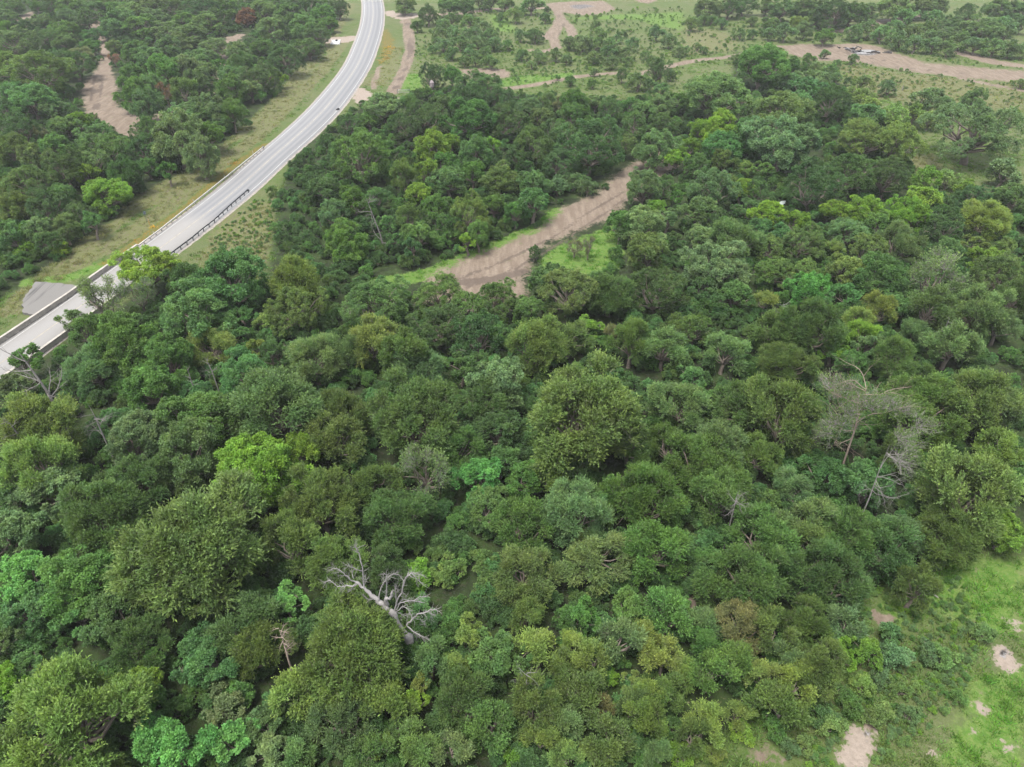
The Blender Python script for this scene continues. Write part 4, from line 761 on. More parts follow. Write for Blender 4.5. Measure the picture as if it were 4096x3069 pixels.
MASKS=[
('rut','line',[(-13.8, 109.8), (-3.8, 118.4), (7.5, 130.0), (17.8, 144.7), (24.2, 153.7)],0.7),
('rut','line',[(-11.3, 107.4), (-0.5, 116.6), (10.1, 129.0), (19.5, 142.3), (24.2, 149.8)],0.7),
('rut','line',[(-8.4, 112.3), (-2.1, 114.0), (2.0, 116.6)],2.2),
('rut','line',[(-141.3, 261.0), (-132.4, 242.9), (-126.7, 228.5), (-119.3, 215.5)],0.9),
('rut','line',[(-137.7, 258.8), (-130.2, 242.9), (-124.1, 226.8), (-118.0, 215.5)],0.9),
('rut','line',[(-134.2, 241.0), (-128.4, 237.3)],2.5),
('rut','line',[(-46.3, 349.1), (-41.8, 319.5), (-38.1, 291.5), (-36.8, 267.5), (-37.1, 248.7), (-37.3, 233.7)],0.6),
('rut','line',[(-44.6, 349.1), (-40.2, 319.5), (-37.1, 294.1), (-35.8, 269.7), (-35.8, 248.7), (-36.3, 235.5)],0.6),
('rut','line',[(121.5, 279.1), (129.7, 272.0), (142.7, 265.3), (155.3, 258.8)],0.8),
('rut','line',[(119.6, 288.9), (128.5, 282.7), (137.1, 276.7)],0.8),
('rut','line',[(148.0, 254.7), (153.5, 245.7), (161.0, 237.3)],0.6),
('rut','line',[(21.2, 371.6), (22.0, 342.1), (19.0, 322.6)],0.7),
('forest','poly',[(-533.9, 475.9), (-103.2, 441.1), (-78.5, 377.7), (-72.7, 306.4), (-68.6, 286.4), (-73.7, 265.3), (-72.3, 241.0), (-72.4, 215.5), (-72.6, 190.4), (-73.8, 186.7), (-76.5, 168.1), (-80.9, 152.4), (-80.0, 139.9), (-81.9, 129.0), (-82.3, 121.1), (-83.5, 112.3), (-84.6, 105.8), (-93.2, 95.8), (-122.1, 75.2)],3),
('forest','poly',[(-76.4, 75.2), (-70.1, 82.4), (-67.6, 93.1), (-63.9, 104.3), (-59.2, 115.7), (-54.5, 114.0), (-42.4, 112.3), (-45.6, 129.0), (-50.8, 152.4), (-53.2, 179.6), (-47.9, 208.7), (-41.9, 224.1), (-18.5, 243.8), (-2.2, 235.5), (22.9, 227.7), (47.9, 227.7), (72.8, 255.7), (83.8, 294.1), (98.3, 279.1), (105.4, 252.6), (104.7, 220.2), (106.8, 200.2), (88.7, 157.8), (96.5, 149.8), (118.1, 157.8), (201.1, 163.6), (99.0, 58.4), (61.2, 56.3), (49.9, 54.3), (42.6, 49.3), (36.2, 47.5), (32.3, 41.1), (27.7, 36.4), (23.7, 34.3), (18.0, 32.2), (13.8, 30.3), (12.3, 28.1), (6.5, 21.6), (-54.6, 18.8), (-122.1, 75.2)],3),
('dirt','poly',[(-15.3, 105.1), (-14.2, 114.3), (-8.9, 121.1), (-1.4, 127.6), (6.8, 135.4), (10.5, 144.2), (15.3, 149.2), (25.3, 158.4), (23.9, 147.2), (20.6, 139.9), (14.0, 133.7), (6.5, 128.0), (3.8, 122.1), (2.1, 114.0), (1.7, 104.3), (-7.8, 99.9)],3.2),
('dirt','line',[(23.5, 152.4), (27.9, 162.1), (32.0, 168.1), (37.4, 174.5)],9),
('dirt','poly',[(-136.8, 242.9), (-143.2, 269.7), (-134.5, 261.0), (-125.1, 242.9), (-115.2, 220.2), (-103.6, 211.7), (-97.2, 213.2), (-94.0, 220.2), (-91.7, 212.5), (-97.0, 208.0), (-96.2, 199.6), (-97.9, 195.5), (-99.4, 190.4), (-108.7, 199.6), (-121.3, 214.0)],3),
('dirt','line',[(-137.1, 261.0), (-152.1, 294.1), (-167.4, 322.6), (-187.3, 360.0)],4),
('dirt','line',[(-92.8, 235.5), (-100.6, 272.0), (-111.1, 310.6), (-109.9, 322.6)],4),
('dirt','poly',[(-114.8, 319.5), (-108.9, 319.5), (-104.3, 302.2), (-108.5, 302.2)],2),
('dirt','poly',[(-221.8, 360.0), (-224.6, 379.7), (-207.0, 349.1), (-202.4, 335.4), (-215.1, 349.1)],2),
('dirt','line',[(-200.8, 379.7), (-194.2, 379.7)],6),
('pale','poly',[(-49.6, 238.2), (-47.4, 241.0), (-41.7, 232.0), (-32.8, 228.5), (-32.4, 221.9), (-34.9, 220.2), (-38.8, 221.9), (-45.1, 221.9), (-47.7, 228.5)],0.8),
('pale','poly',[(-59.8, 377.7), (-56.1, 379.7), (-42.7, 369.6), (-41.9, 361.9), (-48.9, 356.3), (-58.0, 367.7)],0.8),
('dirt','line',[(-49.1, 363.8), (-34.3, 369.6), (-24.6, 373.6), (-14.8, 377.7), (-7.7, 383.9), (2.5, 388.1), (16.6, 388.1)],6),
('pale','poly',[(-75.4, 315.0), (-73.2, 319.5), (-62.7, 321.4), (-61.1, 314.1), (-63.3, 308.9), (-73.2, 308.9)],0.8),
('dirt','line',[(-47.3, 360.0), (-42.4, 332.1), (-37.8, 296.8), (-36.4, 272.0), (-36.5, 250.6), (-36.7, 233.7)],3.2),
('dirt','line',[(-48.5, 356.3), (-43.2, 325.7), (-39.0, 294.1), (-37.5, 267.5), (-37.7, 248.7), (-37.9, 235.5)],2.2),
('dirt','line',[(-43.2, 239.1), (-44.8, 250.6), (-45.8, 269.7)],1.6),
('dirt','poly',[(-17.7, 265.3), (-10.9, 267.5), (-2.4, 266.4), (-0.3, 261.0), (-1.8, 254.7), (-7.4, 253.7), (-15.5, 252.6)],1.5),
('dirt','poly',[(17.1, 401.4), (30.3, 406.0), (45.9, 408.4), (49.2, 383.9), (42.2, 371.6), (31.9, 367.7), (24.0, 375.6), (17.1, 383.9)],2),
('dirt','poly',[(61.7, 410.7), (74.1, 410.7), (67.3, 396.9), (62.7, 401.4)],2),
('dirt','line',[(21.0, 388.1), (21.7, 360.0), (24.5, 338.7), (24.5, 319.5)],4),
('dirt','line',[(21.7, 360.0), (19.2, 338.7), (13.8, 316.5)],5),
('dirt','line',[(20.2, 345.6), (16.6, 316.5), (16.7, 299.4), (13.4, 291.5), (7.2, 294.1)],4),
('dirt','line',[(-6.0, 237.3), (-0.3, 241.0), (9.7, 247.7), (20.1, 254.7), (30.7, 258.8), (36.0, 259.9)],3.5),
('dirt','line',[(42.6, 258.8), (63.8, 276.7), (78.6, 283.9), (103.7, 302.2)],4),
('dirt','poly',[(103.1, 302.2), (111.5, 306.4), (123.0, 305.0), (131.8, 306.4), (139.1, 302.2), (142.3, 288.9), (145.8, 276.7), (144.8, 265.3), (139.4, 269.7), (127.9, 274.3), (120.6, 276.7), (115.2, 276.7), (107.4, 277.9), (101.8, 286.4)],3),
('dirt','line',[(129.8, 279.1), (139.4, 269.7), (150.1, 264.2), (160.4, 258.8), (173.5, 254.7)],16),
('dirt','line',[(148.0, 254.7), (153.5, 245.7), (161.0, 237.3)],3),
('dirt','line',[(166.3, 291.5), (169.9, 276.7), (177.5, 269.7)],8),
('dirt','line',[(132.7, 328.9), (146.0, 335.4), (162.1, 352.7), (191.9, 371.6)],5),
('pale','poly',[(44.3, 41.0), (45.7, 41.2), (46.3, 40.4), (46.4, 39.1), (45.3, 38.2), (44.4, 38.5), (44.0, 39.4)],0.8),
('pale','poly',[(28.2, 33.1), (29.3, 33.4), (30.0, 32.7), (30.5, 32.2), (29.8, 30.9), (29.0, 30.1), (28.6, 29.3), (26.8, 29.3), (26.7, 30.4), (27.7, 31.4)],0.8),
('pale','poly',[(40.3, 34.8), (41.0, 34.8), (40.9, 34.2), (40.4, 34.4)],0.8),
('pale','poly',[(40.8, 32.0), (41.8, 31.5), (41.7, 30.9), (40.8, 31.0)],0.8),
('pale','poly',[(40.6, 32.0), (41.0, 31.9), (40.9, 31.5), (40.6, 31.6)],0.8),
('pale','poly',[(34.2, 31.0), (34.8, 31.1), (34.5, 30.5), (34.2, 30.6)],0.8),
('pale','poly',[(38.8, 32.8), (39.2, 32.7), (38.8, 32.3)],0.8),
('pale','poly',[(47.8, 43.8), (48.5, 43.4), (48.6, 42.2), (47.8, 42.4)],0.8),
('dirt','poly',[(29.8, 33.7), (30.7, 33.2), (30.3, 32.4), (29.6, 33.0)],0.6),
('dirt','line',[(35.3, 44.5), (35.6, 43.4), (36.4, 43.9)],1.2),
('dirt','poly',[(47.7, 50.2), (48.5, 50.0), (47.7, 49.4)],0.5),
('dirt','poly',[(19.2, 31.0), (21.3, 31.3), (22.2, 30.4), (19.2, 29.7)],1.2),
('dirt','poly',[(17.2, 47.4), (18.2, 46.3), (17.9, 44.8), (16.8, 45.2)],0.8),
('dry','line',[(-80.8, 103.1), (-81.9, 120.2), (-80.5, 128.0), (-79.5, 139.9), (-78.7, 154.5), (-75.5, 174.5), (-72.6, 190.4), (-69.8, 211.0), (-69.9, 249.6), (-71.9, 294.1)],5),
('dry','line',[(-71.9, 294.1), (-75.5, 338.7), (-80.2, 396.9)],8),
('dry','line',[(-78.8, 147.2), (-74.4, 162.1), (-71.6, 176.2)],8),
('dry','line',[(-80.4, 114.0), (-74.8, 129.0), (-72.9, 139.9), (-70.1, 165.1), (-66.5, 194.2), (-64.4, 258.8), (-66.1, 319.5)],5),
('dry','poly',[(-57.0, 121.1), (-59.0, 137.6), (-55.3, 147.2), (-50.1, 149.8), (-46.0, 129.0), (-44.0, 114.0), (-52.9, 114.0)],4),
('orange','line',[(-72.9, 119.3), (-70.7, 130.7), (-68.5, 143.3), (-66.9, 158.7), (-65.2, 174.2), (-62.5, 185.2)],2.4),
('orange','poly',[(-54.9, 332.1), (-52.1, 335.4), (-46.1, 313.6), (-44.2, 294.1), (-44.1, 276.7), (-47.7, 272.0), (-48.8, 294.1)],2),
('dry','poly',[(-48.2, 242.9), (-46.1, 272.0), (-46.4, 302.2), (-41.7, 302.2), (-38.3, 265.3), (-39.4, 242.9)],5),
('dry','poly',[(73.5, 345.6), (91.0, 322.6), (84.0, 294.1), (62.3, 286.4)],8),
('dry','poly',[(113.5, 272.0), (134.6, 258.8), (164.4, 246.7), (146.8, 215.5), (125.7, 218.6), (106.2, 232.0)],10),
('dry','poly',[(96.9, 178.4), (104.5, 178.4), (99.4, 167.6), (92.4, 165.6)],4),
('rich','poly',[(35.9, 45.6), (39.1, 47.8), (46.0, 50.8), (53.8, 51.4), (48.5, 42.0), (44.3, 41.2), (42.5, 45.2), (38.9, 43.8), (36.2, 42.7)],3),
('rich','poly',[(41.5, 37.3), (46.7, 38.8), (41.5, 29.7), (34.5, 29.7)],3),
('rich','poly',[(5.0, 120.2), (8.2, 126.0), (15.2, 131.5), (21.8, 137.6), (21.1, 125.0), (18.4, 116.6), (10.9, 114.0), (5.3, 115.7)],2),
('rich','line',[(-24.3, 111.4), (-16.6, 114.0), (-12.0, 117.5), (-2.2, 127.4), (5.9, 135.0), (9.8, 142.3)],4),
('rich','line',[(-83.5, 112.3), (-77.1, 114.0), (-71.8, 120.2)],3),
('rich','poly',[(-36.4, 258.8), (-30.2, 258.8), (-27.9, 235.5), (-34.3, 237.3)],2),
('rich','poly',[(-10.3, 371.6), (-0.4, 352.7), (1.5, 325.7), (-6.8, 332.1)],4),
('rich','poly',[(25.8, 360.0), (54.3, 356.3), (70.9, 332.1), (79.2, 375.6), (41.8, 367.7)],6),
('rich','poly',[(-5.3, 250.6), (4.9, 258.8), (12.6, 258.8), (20.5, 261.0), (20.1, 254.7), (4.7, 246.7), (-2.7, 242.9)],3),
('ash','poly',[(28.0, 394.7), (34.2, 396.9), (40.6, 392.5), (33.2, 383.9), (28.9, 386.0)],2),
('ash','poly',[(125.5, 294.1), (130.6, 295.4), (134.9, 290.2), (134.4, 287.7), (129.0, 286.9), (125.8, 288.9)],1),
('ash','poly',[(45.1, 40.7), (46.1, 40.5), (45.7, 39.6), (45.1, 39.7)],0.5),
('ash','poly',[(29.5, 32.7), (30.2, 32.7), (30.0, 31.9), (29.5, 31.9)],0.4),
]
LEFT_RAIL=[(-69.6, 125.0), (-68.4, 131.6), (-65.5, 152.9), (-63.5, 168.1), (-61.8, 181.3)]
RIGHT_RAIL=[(-64.4, 110.6), (-61.4, 124.8), (-60.6, 128.4), (-60.0, 132.3), (-59.2, 136.0), (-58.3, 144.2), (-57.1, 152.6)]
LEFT_PARAPET=[(-78.3, 87.4), (-76.9, 92.1), (-73.3, 106.8), (-71.7, 115.4), (-69.6, 125.0)]
RIGHT_PARAPET=[(-72.1, 77.2), (-70.4, 84.1), (-68.5, 92.2), (-65.2, 105.5), (-64.3, 110.3)]
APRON=[(-81.6, 111.8), (-78.1, 111.1), (-74.0, 110.1), (-72.7, 108.7), (-74.7, 104.3), (-75.6, 100.3), (-78.2, 101.3), (-80.3, 104.9), (-80.8, 107.2)]
CULVERT=(-68.4, 307.2)
SIGN=(-73.4, 138.1)
ORANGE_POST=(-72.0, 136.1)
GATE=(-33.3, 234.4)
BARREL=(-24.2, 231.8)
ASH=(130.0, 291.8)
SLAB=(-64.9, 73.2)
FIELD_POST=(121.6, 238.2)
ROAD_MARKER=(-49.9, 215.5)
DELINEATORS=[(-68.8, 130.5), (-66.8, 146.5), (-64.8, 160.7), (-63.1, 177.2)]
POOL=(56.8, 146.7)
WEEDS=[[(31.8, 44.8), (38.3, 47.8), (45.5, 49.8), (45.6, 43.8), (40.4, 36.5), (35.4, 33.0), (29.5, 29.7), (22.6, 29.7), (25.6, 33.0), (29.8, 37.3), (31.5, 42.0)], [(-57.0, 121.1), (-59.0, 137.6), (-54.4, 151.1), (-50.1, 149.8), (-46.5, 129.0), (-44.0, 114.0), (-52.9, 114.0)], [(-43.0, 352.7), (-15.0, 383.9), (80.7, 383.9), (52.7, 235.5), (4.6, 242.9), (-33.7, 272.0)], [(77.7, 367.7), (141.2, 349.1), (156.1, 294.1), (186.9, 286.4), (145.0, 212.5), (115.3, 215.5), (102.0, 269.7), (59.6, 272.0)]]
FALLEN=[(35.5, 47.7), (36.5, 47.6), (41.6, 46.7), (42.2, 46.1)]

# ------------------------------------------------------------------ helpers
def link(o, parent=None):
    C.objects.link(o)
    if parent is not None: o.parent = parent
    return o
def tag(o, label, cat, group=None):
    o['label'] = label; o['category'] = cat
    if group: o['group'] = group
    return o
def mesh_np(name, verts, faces, mats=(), midx=None, attrs=None, smooth=False):
    """verts (n,3); faces (m,4) or (m,3) array -> mesh data"""
    me = bpy.data.meshes.new(name)
    verts = np.ascontiguousarray(verts, dtype=np.float32); faces = np.ascontiguousarray(faces, dtype=np.int32)
    k = faces.shape[1]; m = len(faces)
    me.vertices.add(len(verts)); me.vertices.foreach_set('co', verts.ravel())
    me.loops.add(m * k); me.loops.foreach_set('vertex_index', faces.ravel())
    me.polygons.add(m); me.polygons.foreach_set('loop_start', np.arange(0, m * k, k, dtype=np.int32))
    for mt in mats: me.materials.append(mt)
    if midx is not None: me.polygons.foreach_set('material_index', np.asarray(midx, dtype=np.int32))
    if smooth: me.polygons.foreach_set('use_smooth', np.ones(m, dtype=bool))
    for an, av in (attrs or {}).items():
        av = np.asarray(av, dtype=np.float32)
        if av.ndim == 1:
            a = me.attributes.new(an, 'FLOAT', 'POINT'); a.data.foreach_set('value', av)
        else:
            a = me.attributes.new(an, 'FLOAT_COLOR', 'POINT'); a.data.foreach_set('color', np.c_[av, np.ones(len(av))].astype(np.float32).ravel())
    me.update(calc_edges=True)
    return me
def obj(name, me, parent=None):
    return link(bpy.data.objects.new(name, me), parent)
def empty(name, loc):
    o = bpy.data.objects.new(name, None); o.location = loc; o.empty_display_size = .5
    return link(o)
class MB:
    """collects boxes, prisms and tubes into one mesh"""
    def __init__(s): s.v = []; s.f = []
    def add(s, v, f):
        n = len(s.v); s.v += [tuple(map(float, p)) for p in v]; s.f += [tuple(i + n for i in q) for q in f]
    def box(s, c, size, rz=0., rx=0.):
        cx, cy, cz = c; a, b, h = size[0] / 2, size[1] / 2, size[2] / 2; v = []
        for z in (-h, h):
            for x, y in ((-a, -b), (a, -b), (a, b), (-a, b)):
                y2 = y * math.cos(rx) - z * math.sin(rx); z2 = y * math.sin(rx) + z * math.cos(rx)
                v.append((cx + x * math.cos(rz) - y2 * math.sin(rz), cy + x * math.sin(rz) + y2 * math.cos(rz), cz + z2))
        s.add(v, [(0, 3, 2, 1), (4, 5, 6, 7), (0, 1, 5, 4), (1, 2, 6, 5), (2, 3, 7, 6), (3, 0, 4, 7)])
    def tube(s, pts, r0, r1, n=6, cap=True):
        v, f = tube_np(np.array(pts, float), np.linspace(r0, r1, len(pts)), n)
        s.add(v.tolist(), f.tolist())
        if cap:
            k = len(s.v); s.f.append(tuple(range(k - n, k)))
    def lathe(s, c, prof, n=16):
        v = []; f = []
        for r, z in prof:
            for i in range(n):
                a = 2 * math.pi * i / n; v.append((c[0] + r * math.cos(a), c[1] + r * math.sin(a), c[2] + z))
        for j in range(len(prof) - 1):
            for i in range(n): f.append((j * n + i, j * n + (i + 1) % n, (j + 1) * n + (i + 1) % n, (j + 1) * n + i))
        f.append(tuple(range((len(prof) - 1) * n, len(prof) * n)))
        s.add(v, f)
    def build(s, name, mat, parent=None):
        me = bpy.data.meshes.new(name); me.from_pydata(s.v, [], s.f); me.materials.append(mat); me.update()
        return obj(name, me, parent)
def unit(a): return a / np.maximum(np.linalg.norm(a, axis=-1, keepdims=True), 1e-9)
def tube_np(p, r, n=5):
    m = len(p); t = unit(np.gradient(p, axis=0)); ref = np.array([.31, .17, .93]) if abs(t[0, 2]) < .9 else np.array([1., .1, 0])
    u = unit(np.cross(t, ref)); w = np.cross(t, u); a = np.linspace(0, 2 * math.pi, n, endpoint=False)
    ring = u[:, None, :] * np.cos(a)[None, :, None] + w[:, None, :] * np.sin(a)[None, :, None]
    v = (p[:, None, :] + ring * r[:, None, None]).reshape(-1, 3)
    i = np.arange(m - 1)[:, None] * n; j = np.arange(n)[None, :]; j2 = (j + 1) % n
    f = np.stack([i + j, i + j2, i + n + j2, i + n + j], -1).reshape(-1, 4)
    return v, f
class Acc:
    def __init__(s): s.v = []; s.f = []; s.n = 0
    def add(s, v, f): s.v.append(v); s.f.append(f + s.n); s.n += len(v)
    def get(s): return np.concatenate(s.v), np.concatenate(s.f)

# ------------------------------------------------------------------ materials
def nt(name):
    m = bpy.data.materials.new(name); m.use_nodes = True; t = m.node_tree; t.nodes.clear()
    out = t.nodes.new('ShaderNodeOutputMaterial'); return m, t, out
def N(t, kind, **kw):
    n = t.nodes.new(kind)
    for k, v in kw.items():
        if k in ('operation', 'blend_type', 'data_type', 'attribute_name', 'attribute_type', 'noise_dimensions', 'feature', 'interpolation_type', 'clamp'): setattr(n, k, v)
        else: n.inputs[k].default_value = v
    return n
def math_n(t, op, a, b=None, c=None, clamp=False):
    n = t.nodes.new('ShaderNodeMath'); n.operation = op; n.use_clamp = clamp
    for i, x in enumerate((a, b, c)):
        if x is None: continue
        if isinstance(x, (int, float)): n.inputs[i].default_value = x
        else: t.links.new(x, n.inputs[i])
    return n.outputs[0]
def mixc(t, f, a, b, bt='MIX'):
    n = t.nodes.new('ShaderNodeMix'); n.data_type = 'RGBA'; n.blend_type = bt
    for i, x in ((0, f), (6, a), (7, b)):
        if isinstance(x, (int, float)): n.inputs[i].default_value = x
        elif isinstance(x, tuple): n.inputs[i].default_value = (*x, 1)[:4]
        else: t.links.new(x, n.inputs[i])
    return n.outputs[2]
def noise(t, vec, scale, detail=4, rough=.55):
    n = t.nodes.new('ShaderNodeTexNoise'); n.inputs['Scale'].default_value = scale; n.inputs['Detail'].default_value = detail; n.inputs['Roughness'].default_value = rough
    if vec is not None: t.links.new(vec, n.inputs['Vector'])
    return n.outputs[0]
def step(t, x, lo, hi):
    n = t.nodes.new('ShaderNodeMapRange'); n.interpolation_type = 'SMOOTHSTEP'; t.links.new(x, n.inputs[0]); n.inputs[1].default_value = lo; n.inputs[2].default_value = hi
    return n.outputs[0]
def attr(t, name, kind='GEOMETRY'):
    n = t.nodes.new('ShaderNodeAttribute'); n.attribute_type = kind; n.attribute_name = name; return n
def pos(t): return t.nodes.new('ShaderNodeNewGeometry').outputs['Position']
def princ(t, out, col, rough=.8, spec=.3, metal=0., bump=None, bs=.3, bd=.05):
    p = t.nodes.new('ShaderNodeBsdfPrincipled'); p.inputs['Roughness'].default_value = rough; p.inputs['Specular IOR Level'].default_value = spec; p.inputs['Metallic'].default_value = metal
    if isinstance(col, tuple): p.inputs['Base Color'].default_value = (*col, 1)
    else: t.links.new(col, p.inputs['Base Color'])
    if bump is not None:
        b = t.nodes.new('ShaderNodeBump'); b.inputs['Strength'].default_value = bs; b.inputs['Distance'].default_value = bd; t.links.new(bump, b.inputs['Height']); t.links.new(b.outputs[0], p.inputs['Normal'])
    if out is not None: t.links.new(p.outputs[0], out.inputs[0])
    return p
def simple(name, col, var=.25, scale=3., rough=.8, metal=0., spec=.3):
    m, t, out = nt(name); ps = pos(t); n1 = noise(t, ps, scale, 5)
    f = step(t, n1, .3, .7)
    col = tuple(x * .45 for x in col); c = mixc(t, f, tuple(x * (1 - var) for x in col), tuple(min(x * (1 + var), .95) for x in col))
    princ(t, out, c, rough, spec, metal, n1, .3, .02); return m
def foliage_mat():
    m, t, out = nt('foliage')
    tint = attr(t, 'tint', 'INSTANCER').outputs['Color']; v = attr(t, 'v').outputs['Fac']; tp = attr(t, 'tp').outputs['Fac']
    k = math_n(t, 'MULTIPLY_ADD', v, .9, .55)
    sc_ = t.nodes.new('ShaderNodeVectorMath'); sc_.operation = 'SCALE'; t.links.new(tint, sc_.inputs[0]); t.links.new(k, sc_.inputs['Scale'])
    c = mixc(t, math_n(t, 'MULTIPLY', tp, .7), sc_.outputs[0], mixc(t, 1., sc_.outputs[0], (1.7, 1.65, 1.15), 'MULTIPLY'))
    tc = t.nodes.new('ShaderNodeTexCoord'); nn = step(t, noise(t, tc.outputs['Object'], .55, 3), .35, .65)
    c = mixc(t, 1., c, mixc(t, nn, (.84, .95, .95), (1.10, 1.07, .96)), 'MULTIPLY')
    p = princ(t, None, c, .6, .22)
    tr = t.nodes.new('ShaderNodeBsdfTranslucent'); t.links.new(mixc(t, 1., c, (1.15, 1.25, .55), 'MULTIPLY'), tr.inputs[0])
    mx = t.nodes.new('ShaderNodeMixShader'); mx.inputs[0].default_value = .40; t.links.new(p.outputs[0], mx.inputs[1]); t.links.new(tr.outputs[0], mx.inputs[2]); t.links.new(mx.outputs[0], out.inputs[0])
    return m
FOL = foliage_mat()
def bark_mat(name, a, b):
    m, t, out = nt(name); tc = t.nodes.new('ShaderNodeTexCoord'); n1 = noise(t, tc.outputs['Object'], 2.2, 6, .7); n2 = noise(t, tc.outputs['Object'], 14, 3)
    c = mixc(t, step(t, n1, .3, .7), a, b); c = mixc(t, math_n(t, 'MULTIPLY', n2, .5), c, tuple(x * .5 for x in a))
    princ(t, out, c, .9, .15, 0, n2, .6, .03); return m
BARK = bark_mat('bark', (.10, .08, .065), (.20, .17, .14))
TWIG = bark_mat('twig', (.125, .125, .080), (.20, .20, .14))
GREYTWIG = bark_mat('grey_twig', (.17, .155, .14), (.27, .25, .23))
DEADWOOD = bark_mat('dead_wood', (.17, .158, .15), (.265, .252, .24))
DEADGREY = bark_mat('weathered_wood', (.115, .105, .096), (.195, .18, .167))
DEADBROWN = bark_mat('brown_dead_wood', (.16, .12, .09), (.27, .22, .18))

TINT = {'ol': (.080, .126, .035), 'dk': (.054, .098, .032), 'md': (.070, .136, .034), 'br': (.116, .196, .028), 'tl': (.070, .143, .047), 'tb': (.088, .205, .056), 'gy': (.096, .150, .058), 'yl': (.134, .184, .050),
        'rd': (.155, .075, .042), 'tn': (.132, .146, .068), 'lo': (.114, .176, .052)}

# ------------------------------------------------------------------ crowns
def rdirs(rng, n): return unit(rng.normal(size=(n, 3)))
def leaf_quads(rng, base, axis, ln, wd, up_bias=0.):
    """rhombus leaves: base points, axes, lengths, widths -> verts, faces"""
    n = len(base); side = rng.normal(size=(n, 3)); side -= axis * (side * axis).sum(1, keepdims=True)
    if up_bias:
        flat = np.cross(axis, np.array([0, 0, 1.])); side = side * (1 - up_bias) + unit(flat) * up_bias * np.sign(rng.normal(size=(n, 1)))
    side = unit(side); mid = base + axis * (ln * .45)[:, None]
    v = np.stack([base, mid + side * (wd * .5)[:, None], base + axis * ln[:, None], mid - side * (wd * .5)[:, None]], 1).reshape(-1, 3)
    return v, np.arange(n * 4).reshape(-1, 4)
def lobes_for(rng, Rr, h, n, flat=.86, low=-.7, jit=.25, lr=(.30, .42), reach=(.52, .78)):
    i = np.arange(n) + .5; z = 1 - (1 - low) * i / n; ph = i * 2.39996 + rng.uniform(0, 6.28)
    d = np.stack([np.sqrt(1 - z * z) * np.cos(ph), np.sqrt(1 - z * z) * np.sin(ph), z], 1); d = unit(d + rng.normal(size=d.shape) * jit)
    rv = min(Rr * flat, h * .47); cz = h - rv * 1.02
    k = rng.uniform(*reach, size=n) * (1 + .16 * np.sin(2 * np.arctan2(d[:, 1], d[:, 0]) + rng.uniform(0, 6)) + .12 * np.sin(3 * np.arctan2(d[:, 1], d[:, 0]) + rng.uniform(0, 6))); c = d * k[:, None] * np.array([Rr, Rr, rv]) + np.array([0, 0, cz])
    r = rng.uniform(*lr, size=n) * Rr; c[:, 2] = np.maximum(c[:, 2], r * .5)
    c[-1] = (rng.normal() * .12 * Rr, rng.normal() * .12 * Rr, cz + rv * .42); c[-2] = (rng.normal() * .2 * Rr, rng.normal() * .2 * Rr, cz + rv * .15); r[-2:] = .38 * Rr; d[-2:] = (0, 0, 1)
    return c, r, d, cz
def limbs(rng, Rr, h, c, r, cz, r0, sides=5):
    """trunk and limbs that reach into the lobes"""
    a = Acc(); lean = rng.normal(size=2) * .05 * h; fork = max(.14 * h, cz - .7 * min(Rr * .86, h * .47))
    tp = np.array([[0, 0, -.4], [lean[0] * .3, lean[1] * .3, fork * .45], [lean[0], lean[1], fork]]); v, f = tube_np(tp, np.array([r0 * 1.25, r0, r0 * .85]), 7); a.add(v, f)
    for q, rq in zip(c, r):
        s = tp[2] * 1.; m1 = s + (q - s) * .4 + np.r_[rng.normal(size=2) * .10 * Rr, .02 * Rr]; m2 = s + (q - s) * .75 + rng.normal(size=3) * .06 * Rr
        p = np.stack([s, m1, m2, q + unit(q - s) * rq * .25]); w = r0 * rng.uniform(.35, .6)
        v, f = tube_np(p, np.array([w, w * .7, w * .42, w * .12]), sides); a.add(v, f)
    return a.get()
def finish(name, lv, lf, lvv, ltp, tv=None, tf=None, twig=None):
    nl = len(lv)
    if tv is not None and len(tv):
        v = np.concatenate([lv, tv]); f = np.concatenate([lf, tf + nl]); mi = np.r_[np.zeros(len(lf), int), np.ones(len(tf), int)]
        va = np.r_[lvv, np.zeros(len(tv))]; ta = np.r_[ltp, np.zeros(len(tv))]
    else: v, f, mi, va, ta = lv, lf, np.zeros(len(lf), int), lvv, ltp
    return mesh_np(name, v, f, (FOL, twig or TWIG), mi, {'v': va, 'tp': ta})
def strips(rng, a, b, w):
    """thin twig quads from a to b"""
    t = unit(b - a); s = unit(np.cross(t, rng.normal(size=a.shape))) * (w / 2)
    v = np.stack([a - s, a + s, b + s * .3, b - s * .3], 1).reshape(-1, 3); return v, np.arange(len(a) * 4).reshape(-1, 4)
